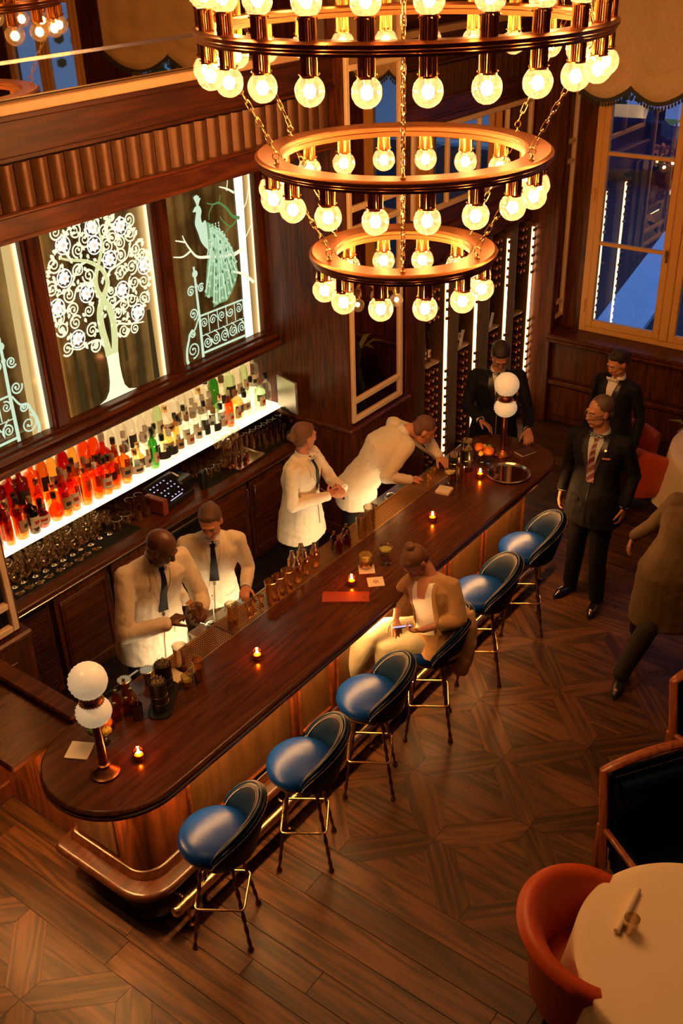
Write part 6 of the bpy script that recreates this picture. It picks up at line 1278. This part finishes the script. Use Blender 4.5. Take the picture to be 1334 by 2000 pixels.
# man in the dark suit
suitP = stand(6.78, 2.72, 172, 1.84, head=(6.745, 2.74, 1.70), head_f=n_(-.83, .52, -.10), neck=(6.78, 2.72, 1.53), chest_f=n_(-.97, -.02, 0), elR=(6.86, 2.99, 1.18), wrR=(6.78, 3.00, .94), elL=(6.88, 2.46, 1.18), wrL=(6.76, 2.47, .95), anR=(6.80, 2.86, .075), anL=(6.70, 2.58, .075), knR=(6.78, 2.83, .52), knL=(6.72, 2.62, .52), toeR=n_(-1, .25, 0), toeL=n_(-.9, -.15, 0), handR=(n_(-.1, .05, -1), V3(0, -1, 0), n_(-1, 0, -.1), .5), handL=(n_(-.15, 0, -1), V3(0, 1, 0), n_(-1, 0, -.1), .6))
STR = mat('burgundy_striped_tie', (.16, .02, .035), .5)
def stripes(mt):
    nt = mt.node_tree; b = [n for n in nt.nodes if n.type == 'BSDF_PRINCIPLED'][0]; tc = nt.nodes.new('ShaderNodeTexCoord'); w2 = nt.nodes.new('ShaderNodeTexWave'); w2.inputs['Scale'].default_value = 9; w2.bands_direction = 'DIAGONAL'; cr = nt.nodes.new('ShaderNodeValToRGB'); cr.color_ramp.interpolation = 'CONSTANT'; cr.color_ramp.elements[0].color = (.14, .012, .02, 1); cr.color_ramp.elements[1].color = (.30, .22, .24, 1); cr.color_ramp.elements[1].position = .68
    nt.links.new(tc.outputs['Object'], w2.inputs['Vector']); nt.links.new(w2.outputs[0], cr.inputs[0]); nt.links.new(cr.outputs[0], b.inputs['Base Color'])
stripes(STR)
sm = person('man in dark suit, glasses and striped tie, standing beyond the farthest bar stool', suitP, dict(trousers=SUIT, jacket=SUIT, lapmat=mat('suit_satin_lapel', (.020, .018, .022), .35), shirt=mat('pale_blue_shirt', (.50, .56, .52), .7), tie=STR, shoe=SHOE, skin=SK3, brow=BRW, lip=LIP, hair='short', hairmat=mat('hair_grey_brown', (.09, .05, .03), .6), hair_th=.98, pocket=mat('pink_pocket_square', (.5, .2, .2), .6), ease=1.05, len=-.22, vdepth=-.34, vw=.064))
HRs = frame(suitP['head_f']); Hs = Vector(suitP['head'])
m = MB()
for sd in (-1, 1):
    c0 = Hs+HRs @ Vector((sd*.031, .100, .004)); m.tube([c0+HRs @ Vector((.023*math.cos(a), -.004*abs(math.cos(a)), .017*math.sin(a))) for a in [2*PI*k/16 for k in range(16)]], .0022, 5, closed=True); m.tube([Hs+HRs @ Vector((sd*.054, .096, .008)), Hs+HRs @ Vector((sd*.078, .0, .008))], .002, 5)
m.tube([Hs+HRs @ Vector((-.008, .103, .006)), Hs+HRs @ Vector((.008, .103, .006))], .002, 5); m.build('eyeglasses', BRASS, sm, True)
# woman behind him
person('woman in black suit and white shirt with dark tied-back hair, behind the man in glasses', stand(8.02, 3.12, 168, 1.70, head=(7.985, 3.13, 1.58), head_f=n_(-.86, .36, -.34), head_u=(-.2, .1, .95), neck=(8.02, 3.12, 1.44)), dict(trousers=SUIT, jacket=SUIT, lapmat=mat('suit_satin_lapel', (.020, .018, .022), .35), shirt=WSH, shoe=SHOE, skin=SK1, brow=BRW, lip=LIP, hair='bun', hairmat=HD, fem=1, vdepth=-.26))
# walking guest in an olive coat
OLV = mat('olive_brown_coat', (.11, .065, .022), .85, bump=.2, bscale=60)
person('guest in a long olive-brown coat and dark trousers striding past at the right edge', stand(6.22, 1.82, 205, 1.84, pelvis=(6.17, 1.84, .95), chest=(6.22, 1.76, 1.28), neck=(6.25, 1.70, 1.49), head=(6.25, 1.66, 1.65), knR=(6.20, 2.03, .56), anR=(6.42, 2.12, .14), knL=(5.98, 1.90, .50), anL=(5.90, 2.02, .075), toeL=n_(-.9, -.2, 0), toeR=n_(-.9, -.3, 0), elR=(6.28, 2.06, 1.18), wrR=(6.36, 2.22, .98), elL=(6.25, 1.47, 1.18), wrL=(6.05, 1.38, 1.0), handR=(n_(.1, .3, -1), V3(0, -1, 0), n_(-1, 0, -.2), .5)), dict(trousers=mat('dark_olive_trousers', (.018, .014, .009), .85), jacket=OLV, jname='coat', shirt=mat('tan_shirt', (.3, .2, .1), .8), shoe=mat('dark_boot', (.012, .009, .007), .35), skin=SK3, brow=BRW, lip=LIP, hair='cap', hairmat=HD, ease=1.18, disp=.010, len=-.42, vdepth=-.2))
# seated woman on the fourth stool
CARD = mat('camel_knit_cardigan', (.42, .235, .085), .9, bump=.5, bscale=260, sheen=.3); TRW = mat('pale_khaki_trousers', (.30, .27, .19), .85)
gP = dict(root=(4.70, 2.93), s=.95, head=(4.72, 3.06, 1.335), head_f=n_(-.62, .10, -.78), head_u=n_(-.55, .2, .62), neck=(4.78, 2.98, 1.235), chest=(4.76, 2.93, 1.07), pelvis=(4.72, 2.88, .84), chest_f=n_(-.98, -.02, -.16), hip_f=n_(-.72, .69, 0), sw=.175,
    knR=(4.44, 3.22, .88), anR=(4.40, 3.42, .47), knL=(4.50, 3.13, .78), anL=(4.62, 3.20, .42), toeR=n_(-.55, .25, -.75), toeL=n_(-.5, .5, -.4), elR=(4.72, 3.17, 1.03), wrR=(4.52, 3.08, .975), elL=(4.72, 2.72, 1.01), wrL=(4.54, 2.88, .965), handR=(n_(-.55, -.45, -.1), V3(.1, 0, -1), n_(-.5, .6, .5), .55), handL=(n_(-.7, .55, .15), V3(.2, .2, 1), n_(-.3, -.6, .3), .65))
g = person('seated woman in camel cardigan, white top and pale wide trousers looking at her phone', gP, dict(trousers=TRW, flare=.045, jacket=CARD, jname='cardigan', shoe=mat('woven_tan_sandal', (.28, .16, .06), .7, bump=.6, bscale=90), skin=SK3, brow=BRW, lip=LIP, hair='topknot', hairmat=HA, fem=1, ease=1.06, disp=.012, sleeve=1.2, cuff=.45, len=-.10, hang=1))
bv, CR_ = gP['bvh'], gP['CR']; o_ = Vector(gP['neck'])
drape(bv, o_, CR_, ((-.080, -.035), (.080, -.035), (.088, -.37), (-.08, -.37)), 8, 12, .006, 'white_top', WSH, g)
drape(bv, o_, CR_, ((-.050, -.01), (.050, -.01), (.028, -.13), (-.028, -.13)), 8, 6, .009, 'neckline', SK3, g)
for sd in (-1, 1): drape(bv, o_, CR_, ((sd*.078, -.04), (sd*.105, -.05), (sd*.125, -.38), (sd*.09, -.38)), 4, 10, .012, 'cardigan_edge', CARD, g, .008)
m = MB(); q0 = o_+CR_.col[0]*-.09-CR_.col[1]*.02-Vector((0, 0, .34))   # hanging cardigan front
cen = Vector((4.72, 2.74, .80)); L_ = []
for k, (z, a_, b_) in enumerate(((.56, .05, .03), (.66, .10, .05), (.78, .125, .06), (.92, .12, .07), (1.02, .09, .06))):
    L_.append([tuple(Vector((4.72+.02*k, 2.70+.012*k, z))+CR_.col[0]*a_*math.cos(t_)+CR_.col[1]*b_*math.sin(t_)) for t_ in [2*PI*i/16 for i in range(16)]])
m.stack(L_); attach(fuse(m, .009, 3, .02, .07), 'cardigan_tail', CARD, g)
t = thing('phone', 'lit smartphone held in both hands by the seated woman', 'phone', (4.455, 2.985, .995)); RM = Matrix.Rotation(-.75, 4, 'Z') @ Matrix.Rotation(-.5, 4, 'X')
m = MB(); m.M = RM; m.box(-.062, .062, -.031, .031, -.004, .004, .003); m.build('case', BLACK, t); m = MB(); m.M = RM; m.box(-.058, .058, -.028, .028, .0042, .0048); m.build('screen', emis('phone_screen', (.55, .50, 1), 1.1), t)
# the glass the bald bartender is stirring
t = dup(rock_g, (3.60, 3.96, 1.19), 0, 'small glass held by the bald bartender'); del t['group']
# ================================================================ outside: cafe table, planter, parked car
t = thing('cafe_table', 'outdoor table with a yellow-green checked cloth beyond the window', 'table', (25.6, 9.7, -.42)); CH = mat('check_cloth', (.30, .42, .08), .8)
def chk():
    mt, nt, out = newmat('yellow_green_check'); L = nt.links.new; N = nt.nodes.new; b = N('ShaderNodeBsdfPrincipled'); L(b.outputs[0], out.inputs[0]); tc = N('ShaderNodeTexCoord'); c = N('ShaderNodeTexChecker'); c.inputs['Scale'].default_value = 14; c.inputs['Color1'].default_value = (.55, .68, .12, 1); c.inputs['Color2'].default_value = (.03, .08, .03, 1); L(tc.outputs['Object'], c.inputs['Vector']); L(c.outputs[0], b.inputs['Base Color']); return mt
m = MB(); m.box(-.5, .5, -.4, .4, .74, .77, .01); m.build('cloth_top', chk(), t)
for x, y in ((-.4, -.3), (.4, -.3), (-.4, .3), (.4, .3)): m = MB(); m.tube([(x, y, 0), (x, y, .74)], .02, 6); m.build('leg', BLACK, t)
def car(loc, rz, lbl, col):
    t = thing('car', lbl, 'car', loc, rz); m = MB(); P_ = [(-2.1, .35), (-2.15, .7), (-1.9, .95), (-1.2, 1.0), (-.7, 1.42), (.6, 1.45), (1.2, 1.05), (2.0, .92), (2.15, .6), (2.1, .35)]
    m.stack([[(x*(1 if abs(y) < .8 else .97), y, z) for x, z in P_] for y in (-.85, -.78, .78, .85)]); m.build('body', mat(lbl.split()[0]+'_car_paint', col, .2, .3, .6), t, smooth=30)
    m = MB(); m.box(-1.05, -.1, -.87, -.84, 1.0, 1.33); m.box(.0, .75, -.87, -.84, 1.0, 1.33); m.box(-1.05, -.1, .84, .87, 1.0, 1.33); m.box(.0, .75, .84, .87, 1.0, 1.33); m.build('side_windows', mat('car_glass', (.02, .03, .05), .05), t)
    for x in (-1.35, 1.35):
        for y in (-.82, .82): m = MB(); m.tube([(x, y-.1, .33), (x, y+.1, .33)], .33, 18); m.build('wheel', BLACK, t, smooth=40)
    m = MB(); m.box(-2.17, -2.12, -.8, -.45, .68, .8); m.box(-2.17, -2.12, .45, .8, .68, .8); m.build('tail_lights', emis('tail_light_red', (1, .05, .03), 14), t)
    m = MB(); m.box(2.1, 2.16, -.8, -.5, .6, .75); m.box(2.1, 2.16, .5, .8, .6, .75); m.build('headlights', emis('headlight_white', (.9, .95, 1), 10), t); return t
car((23.3, 9.85, -.5), 1.9, 'dark blue car with red tail lights seen through the window', (.02, .04, .10)); car((20.5, 3.0, -.5), 1.6, 'silver car parked outside the middle window', (.3, .32, .36)); car((29.5, 16.4, -.5), 1.5, 'white car further down the street outside', (.6, .65, .7))
t = thing('street_planter', 'leafy street planter outside the window', 'planter', (27.6, 11.6, -.42)); m = MB(); m.box(-.4, .4, -.4, .4, 0, .6, .02); m.build('planter_box', BLACK, t); m = MB(); r_ = random.Random(2)
for i in range(60): p = Vector((r_.gauss(0, .3), r_.gauss(0, .3), .9+r_.gauss(0, .25))); m.sph(p, (.09, .05, .07), 5, 3)
prop(m.build('foliage', mat('shrub_green', (.03, .07, .02), .7), t), kind='stuff')
t = thing('street_lamp', 'street lamp with a warm globe outside the window', 'street lamp', (28.6, 11.2, -.42)); m = MB(); m.tube([(0, 0, 0), (0, 0, 2.6)], .05, 8); m.build('pole', BLACK, t); m = MB(); m.sph((0, 0, 2.75), .18, 14, 10); m.build('globe', emis('street_lamp_globe', (1, .6, .25), 12), t, smooth=180)
# tidy up: top-level templates that were never placed
for o in list(SC.objects):
    if o.parent is None and o.get('label') == 'x': print('UNPLACED', o.name)

t = thing('added_facade', 'added dark building blocking the sky across the street, with a few lit windows', 'building', (36, 2, -.42)); m = MB(); m.box(35, 38, -18, 24, -.42, 14); m.build('facade', mat('dusk_masonry', (.10, .10, .12), .8, var=.3, bscale=2), t, True)  # added opposite the windows to keep blue sky light off the bar
for i in range(9):
    for j in range(3): m = MB(); m.box(34.96, 35.0, -12+3.2*i, -10.8+3.2*i, 1.2+3.4*j, 3.2+3.4*j); m.build('window', emis('lit_far_window', (1, .55, .22), 1.2) if (i*2+j) % 4 == 0 else mat('dark_pane', (.02, .03, .05), .1), t, True)

t = thing('street_tree', 'leafy tree outside the window farthest from the bar, seen in the mirror', 'tree', (12.8, -3.6, -.5)); m = MB(); m.tube([(0, 0, 0), (.1, 0, 2.2), (0, .1, 3.4)], [.14, .10, .05], 8); m.build('trunk', mat('bark', (.05, .035, .02), .8), t, smooth=60)
m = MB(); r_ = random.Random(4)
for i in range(260): p = Vector((r_.gauss(0, .6), r_.gauss(0, .7), 3.4+r_.gauss(0, .7))); m.sph(p, (.11, .05, .08), 5, 3)
prop(m.build('foliage', mat('tree_green', (.10, .22, .05), .7), t), kind='stuff')
t = thing('street_lamp', 'tall street lamp by the leafy street tree', 'street lamp', (11.6, -1.9, -.5)); m = MB(); m.tube([(0, 0, 0), (0, 0, 4.0)], .05, 8); m.build('pole', BLACK, t); m = MB(); m.sph((0, 0, 4.1), .16, 14, 10); m.build('globe', MATS['street_lamp_globe'], t, smooth=180)
